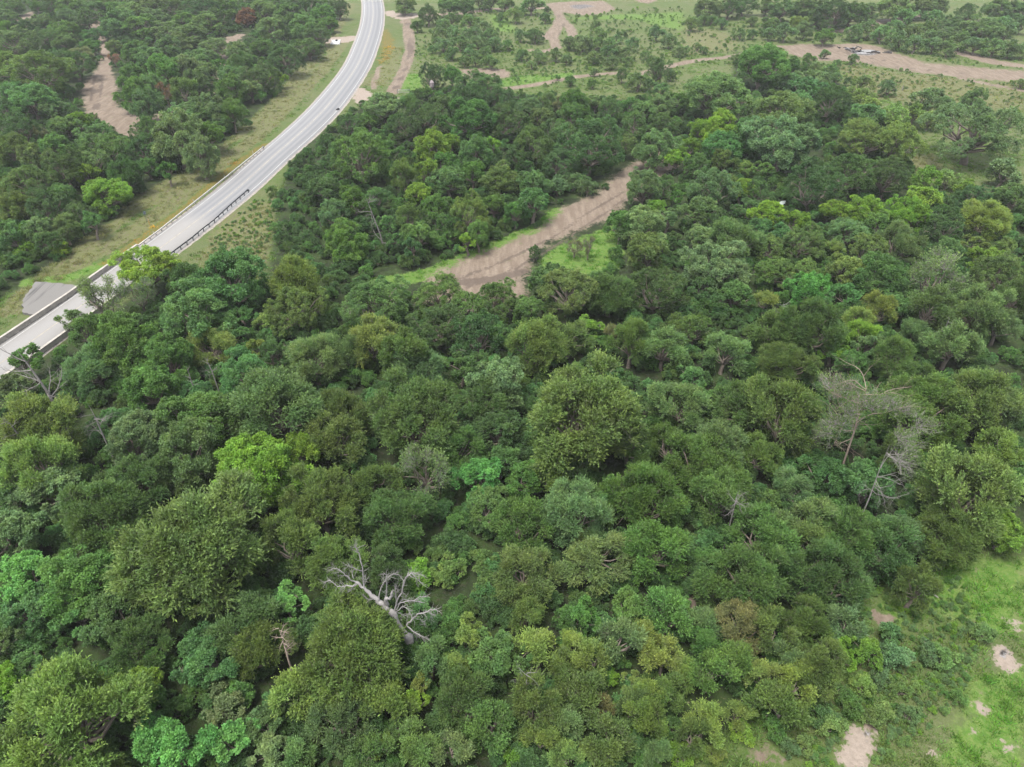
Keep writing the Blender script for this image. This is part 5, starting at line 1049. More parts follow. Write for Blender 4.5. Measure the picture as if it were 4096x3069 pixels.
def crown_feathery(seed, Rr, h, nl, spr, shoots=6, leaves=6, ll=.25, lw=.10, tips=.35, twigs=1, twig=None, sparse=1.):
    rng = np.random.default_rng(seed); c, r, d, cz = lobes_for(rng, Rr, h, nl, jit=.38, lr=(.24, .38), reach=(.5, .8))
    trunk = limbs(rng, Rr, h, c, r, cz, .035 * h + .02 * Rr)
    n = nl * spr; li = np.repeat(np.arange(nl), spr); dd = rdirs(rng, n); dd = unit(dd + d[li] * .7 + np.array([0, 0, .45]))
    base = c[li] + dd * (r[li] * rng.uniform(.30, .80, n))[:, None]
    ax = unit(dd * .55 + np.array([0, 0, .55]) + d[li] * .35 + rng.normal(size=(n, 3)) * .22)
    sl = rng.uniform(.55, 1.05, n) * (.55 + .12 * Rr)
    lobe_v = rng.uniform(.3, .7, nl); spray_v = lobe_v[li] + rng.normal(size=n) * .12
    tv = []; 
    # shoots
    k = np.repeat(np.arange(n), shoots); sa = unit(ax[k] + rng.normal(size=(len(k), 3)) * .34); s_l = sl[k] * rng.uniform(.6, 1.05, len(k)); sb = base[k] + rng.normal(size=(len(k), 3)) * .07
    q = np.repeat(np.arange(len(k)), leaves); t = np.tile(np.linspace(.12, 1., leaves), len(k)) + rng.normal(size=len(q)) * .06
    if sparse < 1: keep = rng.uniform(size=len(q)) < sparse; q, t = q[keep], t[keep]
    lb = sb[q] + sa[q] * (s_l[q] * t)[:, None]; la = unit(sa[q] * .9 + rng.normal(size=(len(q), 3)) * .42)
    ln = ll * rng.uniform(.7, 1.25, len(q)); v, f = leaf_quads(rng, lb, la, ln, lw * rng.uniform(.7, 1.3, len(q)), .5)
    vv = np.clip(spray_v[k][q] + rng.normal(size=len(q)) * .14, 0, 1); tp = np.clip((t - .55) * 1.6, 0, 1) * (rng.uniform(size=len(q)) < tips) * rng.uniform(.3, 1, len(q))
    # inner leaves
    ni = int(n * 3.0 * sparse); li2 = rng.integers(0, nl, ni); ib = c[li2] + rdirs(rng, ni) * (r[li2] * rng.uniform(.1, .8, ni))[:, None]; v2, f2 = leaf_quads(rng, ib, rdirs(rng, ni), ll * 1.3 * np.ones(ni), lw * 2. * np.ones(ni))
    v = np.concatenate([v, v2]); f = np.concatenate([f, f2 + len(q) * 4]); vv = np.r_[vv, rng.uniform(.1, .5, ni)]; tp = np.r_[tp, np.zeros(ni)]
    if twigs:
        e = sb + sa * (s_l * .75)[:, None]; sel = rng.uniform(size=len(k)) < twigs; w1, g1 = strips(rng, sb[sel], e[sel], .022)
        a0 = c[li] + (base - c[li]) * .0; w2, g2 = strips(rng, a0, base + ax * .2, .035)
        tvv = np.concatenate([w1, w2]); tf = np.concatenate([g1, g2 + len(w1)])
    else: tvv = tf = None
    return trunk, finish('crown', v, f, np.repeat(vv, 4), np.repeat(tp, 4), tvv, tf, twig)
def crown_leafy(seed, Rr, h, nl, puffs, leaves, ll=.24, lw=.15, pr=(.24, .46), tips=.3, flat=.86, low=-.7, jit=.28, lr=(.25, .40), droop=.0, reach=(.5, .82), twig=None):
    rng = np.random.default_rng(seed); c, r, d, cz = lobes_for(rng, Rr, h, nl, flat, low, jit, lr, reach)
    trunk = limbs(rng, Rr, h, c, r, cz, .035 * h + .02 * Rr)
    n = nl * puffs; li = np.repeat(np.arange(nl), puffs); dd = unit(rdirs(rng, n) + d[li] * .6 + np.array([0, 0, .35])); pc = c[li] + dd * (r[li] * rng.uniform(.45, 1.0, n))[:, None]; prr = r[li] * rng.uniform(*pr, n)
    pv = rng.uniform(.3, .7, nl)[li] + rng.normal(size=n) * .14
    q = np.repeat(np.arange(n), leaves); m = len(q); ld = unit(rdirs(rng, m) + dd[q] * .5 + np.array([0, 0, .4])); rad = rng.uniform(.45, 1.0, m)
    lb = pc[q] + ld * (prr[q] * rad)[:, None] * np.array([1, 1, .8]); la = unit(ld * .55 + rng.normal(size=(m, 3)) * .6 - np.array([0, 0, droop]))
    v, f = leaf_quads(rng, lb, la, ll * rng.uniform(.65, 1.3, m), lw * rng.uniform(.7, 1.3, m), .6)
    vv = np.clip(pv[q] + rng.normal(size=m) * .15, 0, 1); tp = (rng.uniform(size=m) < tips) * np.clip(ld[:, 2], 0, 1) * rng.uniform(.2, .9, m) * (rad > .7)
    w, g = strips(rng, c[li], pc, .045)
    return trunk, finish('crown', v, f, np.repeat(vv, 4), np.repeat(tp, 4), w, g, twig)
def crown_sparse(seed, Rr, h, nl=14, spr=28, sparse=.4):
    return crown_feathery(seed, Rr, h, nl, spr, 5, 6, .20, .10, .5, 1., GREYTWIG, sparse)
VAR = {}
def variant(kind, size, seed, Rr, h, tm, cm):
    VAR.setdefault(kind, []).append((size, Rr, h, tm, cm))
def mk(kind, size, seed, Rr, h, res):
    (tv, tf), cm = res; tm = mesh_np('trunk', tv, tf, (BARK,), smooth=True); variant(kind, size, seed, Rr, h, tm, cm)
for i in range(4): mk('m', 'L', i, 4.6, 8.6, crown_feathery(10 + i, 4.6, 8.6, 26, 40, 7, 9, .235, .085, .35 if i % 2 else .5, .8))
for i in range(4): mk('m', 'M', i, 2.9, 6.0, crown_feathery(30 + i, 2.9, 6.0, 17, 32, 7, 8, .205, .075, .4, .8))
for i in range(4): mk('m', 'S', i, 1.7, 4.2, crown_feathery(50 + i, 1.7, 4.2, 10, 26, 6, 7, .18, .07, .5, .7))
for i in range(4): mk('e', 'L', i, 4.6, 8.6, crown_leafy(70 + i, 4.6, 8.6, 28, 13, 110, .235, .145))
for i in range(4): mk('e', 'M', i, 3.0, 6.2, crown_leafy(90 + i, 3.0, 6.2, 18, 12, 84, .205, .13))
for i in range(3): mk('e', 'S', i, 1.8, 4.4, crown_leafy(110 + i, 1.8, 4.4, 11, 10, 64, .185, .12))
for i in range(4): mk('o', 'L', i, 4.6, 8.6, crown_leafy(130 + i, 4.6, 8.6, 30, 13, 84, .20, .11, (.20, .36), .25, .88, -.75, .2, (.27, .36), 0, (.6, .8)))
for i in range(3): mk('o', 'M', i, 3.0, 6.2, crown_leafy(150 + i, 3.0, 6.2, 20, 12, 46, .21, .12, (.2, .38), .25, .9, -.75, .2, (.28, .38), 0, (.58, .78)))
for i in range(2): mk('p', 'L', i, 8.0, 13.0, crown_leafy(170 + i, 8.0, 13.0, 34, 17, 72, .38, .17, (.2, .4), .3, .72, -.5, .3, (.2, .29), .3, (.55, .85)))
mk('q', 'L', 0, 9.0, 13.0, crown_leafy(180, 9.0, 13.0, 34, 15, 60, .36, .15, (.2, .42), .2, .62, -.5, .35, (.16, .25), .3, (.5, .9)))
for i in range(3): mk('x', 'M', i, 3.4, 6.8, crown_sparse(190 + i, 3.4, 6.8))
for i in range(6): mk('s', 'S', i, 1.6, 2.66, crown_leafy(200 + i, 1.6, 2.66, 12, 9, 36, .20, .11, (.28, .5), .3, .86, -.85, .35, (.32, .46), 0, (.4, .8)))

def ground_z(x, y): return .22 * math.sin(x * .045 + 1.3) * math.cos(y * .038) + .12 * math.sin(x * .13 + y * .09)
NAMES = {'m': 'feathery_tree', 'e': 'leafy_tree', 'o': 'dense_tree', 'p': 'spreading_tree', 'q': 'gnarled_tree', 's': 'shrub', 'x': 'sparse_tree'}
GROUPS = {'m': 'feathery trees of the wood', 'e': 'leafy trees of the wood', 'o': 'dense dark trees of the wood', 'p': 'spreading trees by the field', 's': 'shrubs in the clearings', 'x': 'thin half-bare trees'}

# ------------------------------------------------------------------ ground
rngg = np.random.default_rng(3)
ys = [-60.]; 
while ys[-1] < 560: ys.append(ys[-1] + .55 + .0075 * max(0., ys[-1] - 30))
while ys[-1] < 2400: ys.append(ys[-1] * 1.12)
ys = np.array(ys); us = np.r_[-12, -6, -3, -1.8, -1.3, np.linspace(-1, 1, 361), 1.3, 1.8, 3, 6, 12]
half = 55 + np.clip(ys, 0, 560) * .80
GX = us[None, :] * half[:, None]; GX = np.clip(GX, -2400, 2400); GY = np.repeat(ys[:, None], len(us), 1)
nx = len(us); ny = len(ys); px, py = GX.ravel(), GY.ravel()
def in_poly(px, py, poly):
    r = np.zeros(len(px), bool); n = len(poly)
    for i in range(n):
        x0, y0 = poly[i]; x1, y1 = poly[(i + 1) % n]
        if y0 == y1: continue
        c = (y0 > py) != (y1 > py); r ^= c & (px < (x1 - x0) * (py - y0) / (y1 - y0) + x0)
    return r
def seg_dist(px, py, pts):
    d = np.full(len(px), 1e9)
    for (x0, y0), (x1, y1) in zip(pts, pts[1:]):
        dx, dy = x1 - x0, y1 - y0; t = np.clip(((px - x0) * dx + (py - y0) * dy) / max(dx * dx + dy * dy, 1e-9), 0, 1); d = np.minimum(d, np.hypot(px - x0 - t * dx, py - y0 - t * dy))
    return d
def masks_at(px, py):
    """soft 0..1 cover of each kind of ground; .5 on the outline of a patch"""
    out = {}
    for m, t, pts, w in MASKS:
        a = np.array(pts); mg = 14.; sel = (px > a[:, 0].min() - mg) & (px < a[:, 0].max() + mg) & (py > a[:, 1].min() - mg) & (py < a[:, 1].max() + mg)
        if not sel.any(): continue
        x, y = px[sel], py[sel]
        if t == 'poly':
            d = seg_dist(x, y, list(pts) + [pts[0]]); d = np.where(in_poly(x, y, pts), -d, d)
        else: d = seg_dist(x, y, pts) - w / 2
        soft = w if t == 'poly' else max(.5, w * .3)
        c = np.clip(.5 - d / (2.2 * soft), 0, 1); o = out.setdefault(m, np.zeros(len(px))); o[sel] = np.maximum(o[sel], c)
    for k in ('forest', 'dirt', 'pale', 'dry', 'orange', 'rich', 'ash', 'rut'): out.setdefault(k, np.zeros(len(px)))
    return out
GM = masks_at(px, py)
gz = np.array([ground_z(x, y) for x, y in zip(px, py)])
ROAD = [(-92, 22), (-82, 56), (-73.2, 90), (-69.6, 106), (-64.4, 131), (-60.8, 151), (-57.7, 178), (-56.2, 190), (-54.2, 211), (-53.3, 238), (-53.5, 266), (-56, 303), (-60.8, 350), (-70.5, 411), (-84, 470), (-106, 540), (-140, 620)]
RHALF = [3.7, 3.7, 3.75, 3.8, 3.95, 4.1, 4.25, 4.35, 4.5, 4.4, 4.3, 4.4, 4.5, 4.6, 4.6, 4.6, 4.6]
def smooth_path(P, n):
    P = np.array(P, float); s = np.r_[0, np.cumsum(np.linalg.norm(np.diff(P[:, :2], axis=0), axis=1))]; t = np.linspace(0, s[-1], n); out = np.zeros((n, P.shape[1]))
    m = np.gradient(P, s, axis=0); i = np.clip(np.searchsorted(s, t) - 1, 0, len(s) - 2); h = (s[i + 1] - s[i]); u = ((t - s[i]) / h)[:, None]; h = h[:, None]
    return (2 * u**3 - 3 * u**2 + 1) * P[i] + (u**3 - 2 * u**2 + u) * h * m[i] + (-2 * u**3 + 3 * u**2) * P[i + 1] + (u**3 - u**2) * h * m[i + 1], t
RP, RT = smooth_path([(x, y, w) for (x, y), w in zip(ROAD, RHALF)], 320)
rw = RP[:, 2]; rc = RP[:, :2]; rt = unit(np.gradient(rc, axis=0)); rn = np.stack([rt[:, 1], -rt[:, 0]], 1)   # rn points to the right of travel
rd = seg_dist(px, py, [tuple(p) for p in rc[::4]])
k = np.clip((14 - rd) / 8, 0, 1); gz = gz * (1 - k) + k * np.clip((9 - rd) / 4, -.4, 1) * .18
gz += rngg.normal(size=len(gz)) * .03 * np.clip(rd / 12, 0, 1)
faces = (np.arange(ny - 1)[:, None] * nx + np.arange(nx - 1)[None, :]).ravel(); faces = np.stack([faces, faces + 1, faces + nx + 1, faces + nx], 1)
def ground_mat():
    m, t, out = nt('ground'); P = pos(t)
    n_big = noise(t, P, .05, 5, .6); n_mid = noise(t, P, .35, 6, .62); n_small = noise(t, P, 2.2, 5, .65); n_fine = noise(t, P, 9., 3, .7)
    mp = t.nodes.new('ShaderNodeMapping'); mp.inputs['Scale'].default_value = (1.6, .25, 1); mp.inputs['Rotation'].default_value = (0, 0, R(28)); t.links.new(P, mp.inputs[0]); n_str = noise(t, mp.outputs[0], 1.2, 6, .7)
    mp2 = t.nodes.new('ShaderNodeMapping'); mp2.inputs['Scale'].default_value = (1.2, .2, 1); mp2.inputs['Rotation'].default_value = (0, 0, R(32)); t.links.new(P, mp2.inputs[0]); n_rut = noise(t, mp2.outputs[0], .8, 5, .65)
    def edge(name, k=.55, kk=.25):
        a = attr(t, name).outputs['Fac']; w = math_n(t, 'MULTIPLY_ADD', math_n(t, 'SUBTRACT', n_mid, .5), k * 2, a); w = math_n(t, 'MULTIPLY_ADD', math_n(t, 'SUBTRACT', n_small, .5), kk * 2.4, w); return step(t, w, .36, .64)
    grass = mixc(t, step(t, n_mid, .32, .68), (.078, .132, .030), (.120, .150, .050)); grass = mixc(t, math_n(t, 'MULTIPLY', step(t, n_big, .42, .62), .4), grass, (.165, .160, .088)); grass = mixc(t, math_n(t, 'MULTIPLY', step(t, n_small, .45, .75), .6), grass, (.170, .158, .095)); grass = mixc(t, math_n(t, 'MULTIPLY', step(t, n_fine, .5, .8), .5), grass, (.060, .110, .026))
    rich = mixc(t, step(t, n_small, .35, .7), (.088, .185, .028), (.170, .235, .062)); rich = mixc(t, math_n(t, 'MULTIPLY', step(t, n_mid, .55, .72), .5), rich, (.24, .22, .12)); rich = mixc(t, math_n(t, 'MULTIPLY', step(t, n_fine, .45, .8), .5), rich, (.052, .115, .022))
    dry = mixc(t, step(t, n_str, .30, .54), (.155, .130, .086), (.145, .160, .060)); dry = mixc(t, step(t, n_small, .5, .75), dry, (.20, .168, .124))
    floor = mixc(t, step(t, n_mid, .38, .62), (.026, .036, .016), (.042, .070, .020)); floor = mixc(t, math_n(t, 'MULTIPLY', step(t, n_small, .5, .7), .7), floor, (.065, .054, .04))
    dirt = mixc(t, step(t, n_rut, .35, .7), (.200, .154, .116), (.290, .232, .178)); dirt = mixc(t, math_n(t, 'MULTIPLY', step(t, n_small, .45, .72), .55), dirt, (.160, .124, .094)); dirt = mixc(t, math_n(t, 'MULTIPLY', step(t, n_mid, .6, .72), .55), dirt, (.130, .165, .060))
    pale = mixc(t, step(t, n_small, .35, .7), (.37, .305, .25), (.29, .24, .195))
    orange = mixc(t, step(t, n_small, .42, .58), (.25, .140, .028), (.105, .135, .035))
    ash = mixc(t, step(t, n_small, .42, .62), (.05, .045, .042), (.33, .31, .30))
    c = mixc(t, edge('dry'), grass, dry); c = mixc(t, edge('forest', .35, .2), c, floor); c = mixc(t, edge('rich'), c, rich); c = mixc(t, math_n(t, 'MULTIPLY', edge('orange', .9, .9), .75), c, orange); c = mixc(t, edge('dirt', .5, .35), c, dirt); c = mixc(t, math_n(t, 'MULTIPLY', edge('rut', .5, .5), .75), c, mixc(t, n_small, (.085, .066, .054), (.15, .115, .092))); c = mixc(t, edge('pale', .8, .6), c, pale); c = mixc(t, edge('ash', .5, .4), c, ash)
    hsum = math_n(t, 'MULTIPLY_ADD', n_small, .5, math_n(t, 'MULTIPLY_ADD', n_mid, 1.5, math_n(t, 'MULTIPLY', n_fine, .25)))
    princ(t, out, mixc(t, 1., c, (.51, .51, .51), 'MULTIPLY'), .95, .1, 0, hsum, .9, .22); return m
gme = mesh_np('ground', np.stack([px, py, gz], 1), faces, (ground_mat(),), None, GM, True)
ground = obj('ground', gme); ground['kind'] = 'structure'

# ------------------------------------------------------------------ road
def ribbon(name, offs, mat, i0=0, i1=None, zs=None, kind='structure', parent=None):
    """cross-section offsets (right positive, callables of half width) swept along the road"""
    i1 = len(rc) if i1 is None else i1; v = []; nk = len(offs); u = []
    for i in range(i0, i1):
        for o, z in zip(offs, zs):
            w = o(rw[i]) if callable(o) else o
            v.append((rc[i, 0] + rn[i, 0] * w, rc[i, 1] + rn[i, 1] * w, z)); u.append((w / rw[i] * .5 + .5, RT[i]))
    f = [(i * nk + j, i * nk + j + 1, (i + 1) * nk + j + 1, (i + 1) * nk + j) for i in range(i1 - i0 - 1) for j in range(nk - 1)]
    u = np.array(u); me = mesh_np(name, np.array(v), np.array(f)[:, ::-1], (mat,), None, {'across': u[:, 0], 'along': u[:, 1]}); o = obj(name, me, parent)
    if kind: o['kind'] = kind
    return o
def road_mat():
    m, t, out = nt('asphalt'); a = attr(t, 'across').outputs['Fac']; l = attr(t, 'along').outputs['Fac']; P = pos(t)
    cx = t.nodes.new('ShaderNodeCombineXYZ'); t.links.new(math_n(t, 'MULTIPLY', a, 9.), cx.inputs[0]); t.links.new(math_n(t, 'MULTIPLY', l, .06), cx.inputs[1]); ns = noise(t, cx.outputs[0], 2.4, 5, .6); nf = noise(t, P, 4., 6, .7); nb = noise(t, P, .12, 3)
    def band(c, w): return math_n(t, 'SUBTRACT', 1., step(t, math_n(t, 'ABSOLUTE', math_n(t, 'SUBTRACT', a, c)), 0., w))
    tr = math_n(t, 'ADD', math_n(t, 'ADD', band(.22, .10), band(.39, .09)), math_n(t, 'ADD', band(.62, .09), band(.79, .10)), clamp=True)
    base = mixc(t, ns, (.31, .305, .30), (.40, .395, .385)); wear = mixc(t, nf, (.215, .22, .228), (.275, .28, .288))
    c = mixc(t, math_n(t, 'MULTIPLY', tr, math_n(t, 'MULTIPLY_ADD', ns, .8, .35), clamp=True), base, wear)
    c = mixc(t, math_n(t, 'MULTIPLY', step(t, nf, .5, .75), .25), c, (.33, .33, .33))
    deck = mixc(t, nf, (.42, .405, .38), (.36, .345, .32)); c = mixc(t, step(t, math_n(t, 'MULTIPLY_ADD', nf, 3., l), 118, 126), deck, c)
    princ(t, out, mixc(t, 1., c, (.41, .41, .414), 'MULTIPLY'), .85, .25, 0, nf, .3, .01); return m
ROADM = road_mat()
GRAVEL = simple('roadside_gravel', (.36, .32, .28), .3, 3.)
WHITEP = simple('white_paint', (.62, .62, .60), .12, 1.5, .6); YELLOWP = simple('yellow_paint', (.50, .42, .28), .35, .9, .6)
ribbon('road_shoulder', (lambda w: -w - 1.7, lambda w: -w - .6, lambda w: w + .6, lambda w: w + 1.7), GRAVEL, zs=(-.1, .24, .24, -.1))
ribbon('road', (lambda w: -w - .25, lambda w: -w - .2, lambda w: 0, lambda w: w + .2, lambda w: w + .25), ROADM, zs=(.2, .30, .33, .30, .2))
for s in (-1, 1):
    ribbon('road_edge_line', (lambda w: s * (w - .55) - .06, lambda w: s * (w - .55) + .06), WHITEP, zs=(.312, .312))
for s in (-.04,):
    ribbon('road_centre_line', (lambda w: s, lambda w: s + .1), YELLOWP, zs=(.336, .336))

# ------------------------------------------------------------------ rails along the road
STEEL = simple('galvanised_rail', (.78, .74, .67), .08, 2., .5, .0, .5); DARKSTEEL = simple('dark_rail', (.13, .14, .15), .25, 2., .5, .3, .5); WOOD = simple('post_wood', (.30, .27, .23), .3, 6.); CONC = simple('rail_concrete', (.50, .46, .40), .16, 1.3, .9)
def resample(P, stepm):
    P = np.array(P, float); s = np.r_[0, np.cumsum(np.linalg.norm(np.diff(P, axis=0), axis=1))]; n = max(2, int(round(s[-1] / stepm)) + 1); t = np.linspace(0, s[-1], n)
    return np.stack([np.interp(t, s, P[:, 0]), np.interp(t, s, P[:, 1])], 1)
def guardrail(name, P, side, label, rail_mat, post_mat, stepm):
    """W-beam on posts; side +1: the posts stand to the right of travel behind the beam"""
    Q = resample(P, stepm); root = empty(name, (Q[0, 0], Q[0, 1], .1)); tag(root, label, 'guardrail'); o0 = np.array([Q[0, 0], Q[0, 1], .1])
    prof = [(-.04, .48), (.04, .54), (-.03, .62), (.04, .70), (-.04, .78)]
    T = unit(np.gradient(Q, axis=0)); Nn = np.stack([T[:, 1], -T[:, 0]], 1); v = []; f = []
    for i, q in enumerate(Q):
        for dx, z in prof: v.append((q[0] - side * Nn[i, 0] * (.16 + dx), q[1] - side * Nn[i, 1] * (.16 + dx), .25 + z))
    for i in range(len(Q) - 1):
        for j in range(4): f.append((i * 5 + j, i * 5 + j + 1, (i + 1) * 5 + j + 1, (i + 1) * 5 + j))
    me = mesh_np('rail', np.array(v) - o0, np.array(f), (rail_mat,)); ro = obj('rail', me, root); sm = ro.modifiers.new('thickness', 'SOLIDIFY'); sm.thickness = .03
    pm = None
    for i, q in enumerate(Q):
        if pm is None:
            b = MB(); b.box((0, 0, .45), (.13, .13, 1.0)); b.box((0, -.10, .80), (.10, .10, .28)); po = b.build('post', post_mat, root); pm = po.data
        else: po = obj('post', pm, root)
        po.location = (q[0] - o0[0], q[1] - o0[1], 0); a = math.atan2(T[i, 1], T[i, 0]); po.rotation_euler = (0, 0, a if side < 0 else a + math.pi)
        if side > 0: po.rotation_euler = (0, 0, a)
    b = MB(); e = Q[-1]; b.box((e[0] - o0[0], e[1] - o0[1], .72), (.10, .55, .45), math.atan2(T[-1, 1], T[-1, 0])); b.build('end_plate', DARKSTEEL, root)
    return root
guardrail('guardrail', LEFT_RAIL, -1, 'pale steel guardrail along the flowered far verge beyond the bridge', STEEL, WOOD, 1.95)
guardrail('guardrail', RIGHT_RAIL, 1, 'dark-posted guardrail on the near side of the road above the grassy bank', DARKSTEEL, DARKSTEEL, 2.0)
def parapet(P, label, side):
    Q = resample(P, 6.); root = empty('bridge_parapet', (Q[0, 0], Q[0, 1], 0)); tag(root, label, 'bridge railing'); o0 = np.array([Q[0, 0], Q[0, 1], 0])
    for a, b_ in zip(Q, Q[1:]):
        d = b_ - a; L = np.linalg.norm(d); ang = math.atan2(d[1], d[0]); c = (a + b_) / 2 - o0[:2]
        m = MB(); m.box((c[0], c[1], .78), (L - .05, .34, .62), ang); m.build('panel', CONC, root)
        m = MB(); m.box((c[0], c[1], 1.13), (L - .02, .42, .10), ang); m.build('cap', CONC, root)
        for s in (-.36, .0, .36):
            m = MB(); m.box((c[0] + d[0] * s, c[1] + d[1] * s, .23), (L * .20, .30, .5), ang); m.build('plinth', CONC, root)
parapet(LEFT_PARAPET, 'beige concrete bridge railing beside the sloped concrete apron', -1)
parapet(RIGHT_PARAPET, 'concrete bridge railing half hidden by trees on the near road edge', 1)
# concrete apron
def apron():
    root = empty('concrete_apron', (APRON[0][0], APRON[0][1], 0)); tag(root, 'streaked grey concrete apron sloping off the far side of the bridge', 'concrete apron')
    m, t, out = nt('apron_concrete'); P = pos(t); mp = t.nodes.new('ShaderNodeMapping'); mp.inputs['Rotation'].default_value = (0, 0, R(-8)); mp.inputs['Scale'].default_value = (.95, .08, 1); t.links.new(P, mp.inputs[0])
    n1 = noise(t, mp.outputs[0], .9, 4, .5); n2 = noise(t, P, 3., 6, .7); c = mixc(t, step(t, n1, .52, .66), (.335, .318, .295), (.12, .118, .115)); c = mixc(t, math_n(t, 'MULTIPLY', n2, .4), c, (.24, .23, .215)); princ(t, out, mixc(t, 1., c, (.335, .335, .335), 'MULTIPLY'), .95, .15, 0, n2, .4, .02)
    pts = np.array(APRON) - np.array(APRON[0]); cen = pts.mean(0); n = len(pts); v = []
    fine = []
    for i in range(n):
        a, b = pts[i], pts[(i + 1) % n]
        for u in np.linspace(0, 1, 7)[:-1]: fine.append(a + (b - a) * u)
    rg = random.Random(4); fine = np.array(fine) + np.array([(rg.uniform(-.15, .15), rg.uniform(-.15, .15)) for _ in fine]); n = len(fine)
    def top(p): return .55 + .02 * (p[0] - cen[0])
    v = [(p[0], p[1], top(p)) for p in fine] + [(p[0] * 1.0, p[1], -.2) for p in fine]
    f = [tuple(range(n))] + [(i, i + n, (i + 1) % n + n, (i + 1) % n) for i in range(n)]
    b = MB(); b.add(v, f); b.build('slab', m, root)
apron()
def delineator(x, y, lab):
    root = empty('delineator_post', (x, y, 0)); tag(root, lab, 'marker post', 'white marker posts along the far guardrail')
    b = MB(); b.box((0, 0, .55), (.10, .05, 1.3)); b.build('post', WHITEP, root); b = MB(); b.box((0, -.035, 1.08), (.075, .015, .15)); b.build('reflector', simple('reflector', (.35, .36, .38)), root)
for (x, y), l in zip(DELINEATORS, ('white marker post behind the rail next to the lime tree', 'white marker post second along the flowered rail', 'white marker post third along the flowered rail', 'white marker post by the far end of the rail')): delineator(x, y, l)
def sign():
    x, y = SIGN; root = empty('road_sign', (x, y, 0)); tag(root, 'small blue-grey sign plate on a thin post in the verge', 'sign'); b = MB(); b.tube([(0, 0, -.2), (0, 0, 2.1)], .035, .035, 6); b.build('post', DARKSTEEL, root)
    b = MB(); b.box((0, .05, 1.75), (.5, .03, .62), .9); b.build('plate', simple('sign_back', (.30, .36, .42), .15, 2., .5, .3), root)
    x, y = ORANGE_POST; root = empty('utility_marker', (x, y, 0)); tag(root, 'orange utility marker post in the dry verge below the sign', 'marker post'); b = MB(); b.lathe((0, 0, -.1), [(.05, 0), (.05, 1.0), (.06, 1.02), (.055, 1.3), (.02, 1.34)], 8); b.build('post', simple('orange_plastic', (.75, .33, .05), .1), root)
    b = MB(); b.lathe((0, 0, 1.05), [(.066, 0), (.066, .12)], 8); b.build('band', WHITEP, root)
sign()
def culvert():
    x, y = CULVERT; root = empty('culvert_headwall', (x, y, 0)); tag(root, 'white concrete culvert end with a dark pipe mouth below the pale drive', 'culvert')
    W2 = simple('white_concrete', (.72, .71, .69), .1, 1.); b = MB(); b.add([(-2.0, -1.6, .05), (1.9, -1.6, .05), (1.5, 1.2, 1.05), (-1.1, 1.2, 1.05), (-2.0, -1.6, -.4), (1.9, -1.6, -.4), (1.5, 1.2, -.4), (-1.1, 1.2, -.4)], [(0, 1, 2, 3), (0, 4, 5, 1), (1, 5, 6, 2), (2, 6, 7, 3), (3, 7, 4, 0)]); b.build('slope', W2, root)
    for s in (-1, 1):
        b = MB(); b.box((s * 1.55 + .15, -.2, .60), (.2, 2.9, .3), -s * .12, .343); b.build('wing', W2, root)
    b = MB(); b.tube([(.3, 1.0, .85), (.3, .15, .85)], .42, .42, 14); b.build('pipe', simple('pipe_dark', (.05, .055, .06)), root)
culvert()
def gate():
    x, y = GATE; root = empty('pipe_gate', (x, y, 0)); tag(root, 'low grey pipe gate at the end of the two-track path', 'gate'); 
    for s in (-1.9, 1.9):
        b = MB(); b.tube([(s, 0, -.2), (s, 0, 1.3)], .08, .08, 8); b.build('post', DARKSTEEL, root)
    for z in (.35, .75, 1.12):
        b = MB(); b.tube([(-1.8, 0, z), (1.8, .05, z)], .05, .05, 6); b.build('bar', simple('gate_pipe', (.42, .43, .43), .1), root)
gate()
def barrel():
    x, y = BARREL; root = empty('barrel', (x, y, 0)); tag(root, 'pale pinkish barrel with a peaked lid beside the vine-draped trees', 'barrel'); P_ = simple('faded_plastic', (.36, .30, .30), .12, 2.)
    b = MB(); b.lathe((0, 0, 2.4), [(.5, 0), (.62, .3), (.64, 1.2), (.6, 1.4)], 16); b.build('drum', P_, root); b = MB(); b.lathe((0, 0, 3.8), [(.68, 0), (.4, .45), (.1, .75)], 16); b.build('lid', P_, root)
    for k in range(3):
        a = k * 2.1; b = MB(); b.tube([((.45 * math.cos(a)), (.45 * math.sin(a)), 2.6), (1.3 * math.cos(a), 1.3 * math.sin(a), -.1)], .06, .06, 6); b.build('leg', DARKSTEEL, root)
barrel()
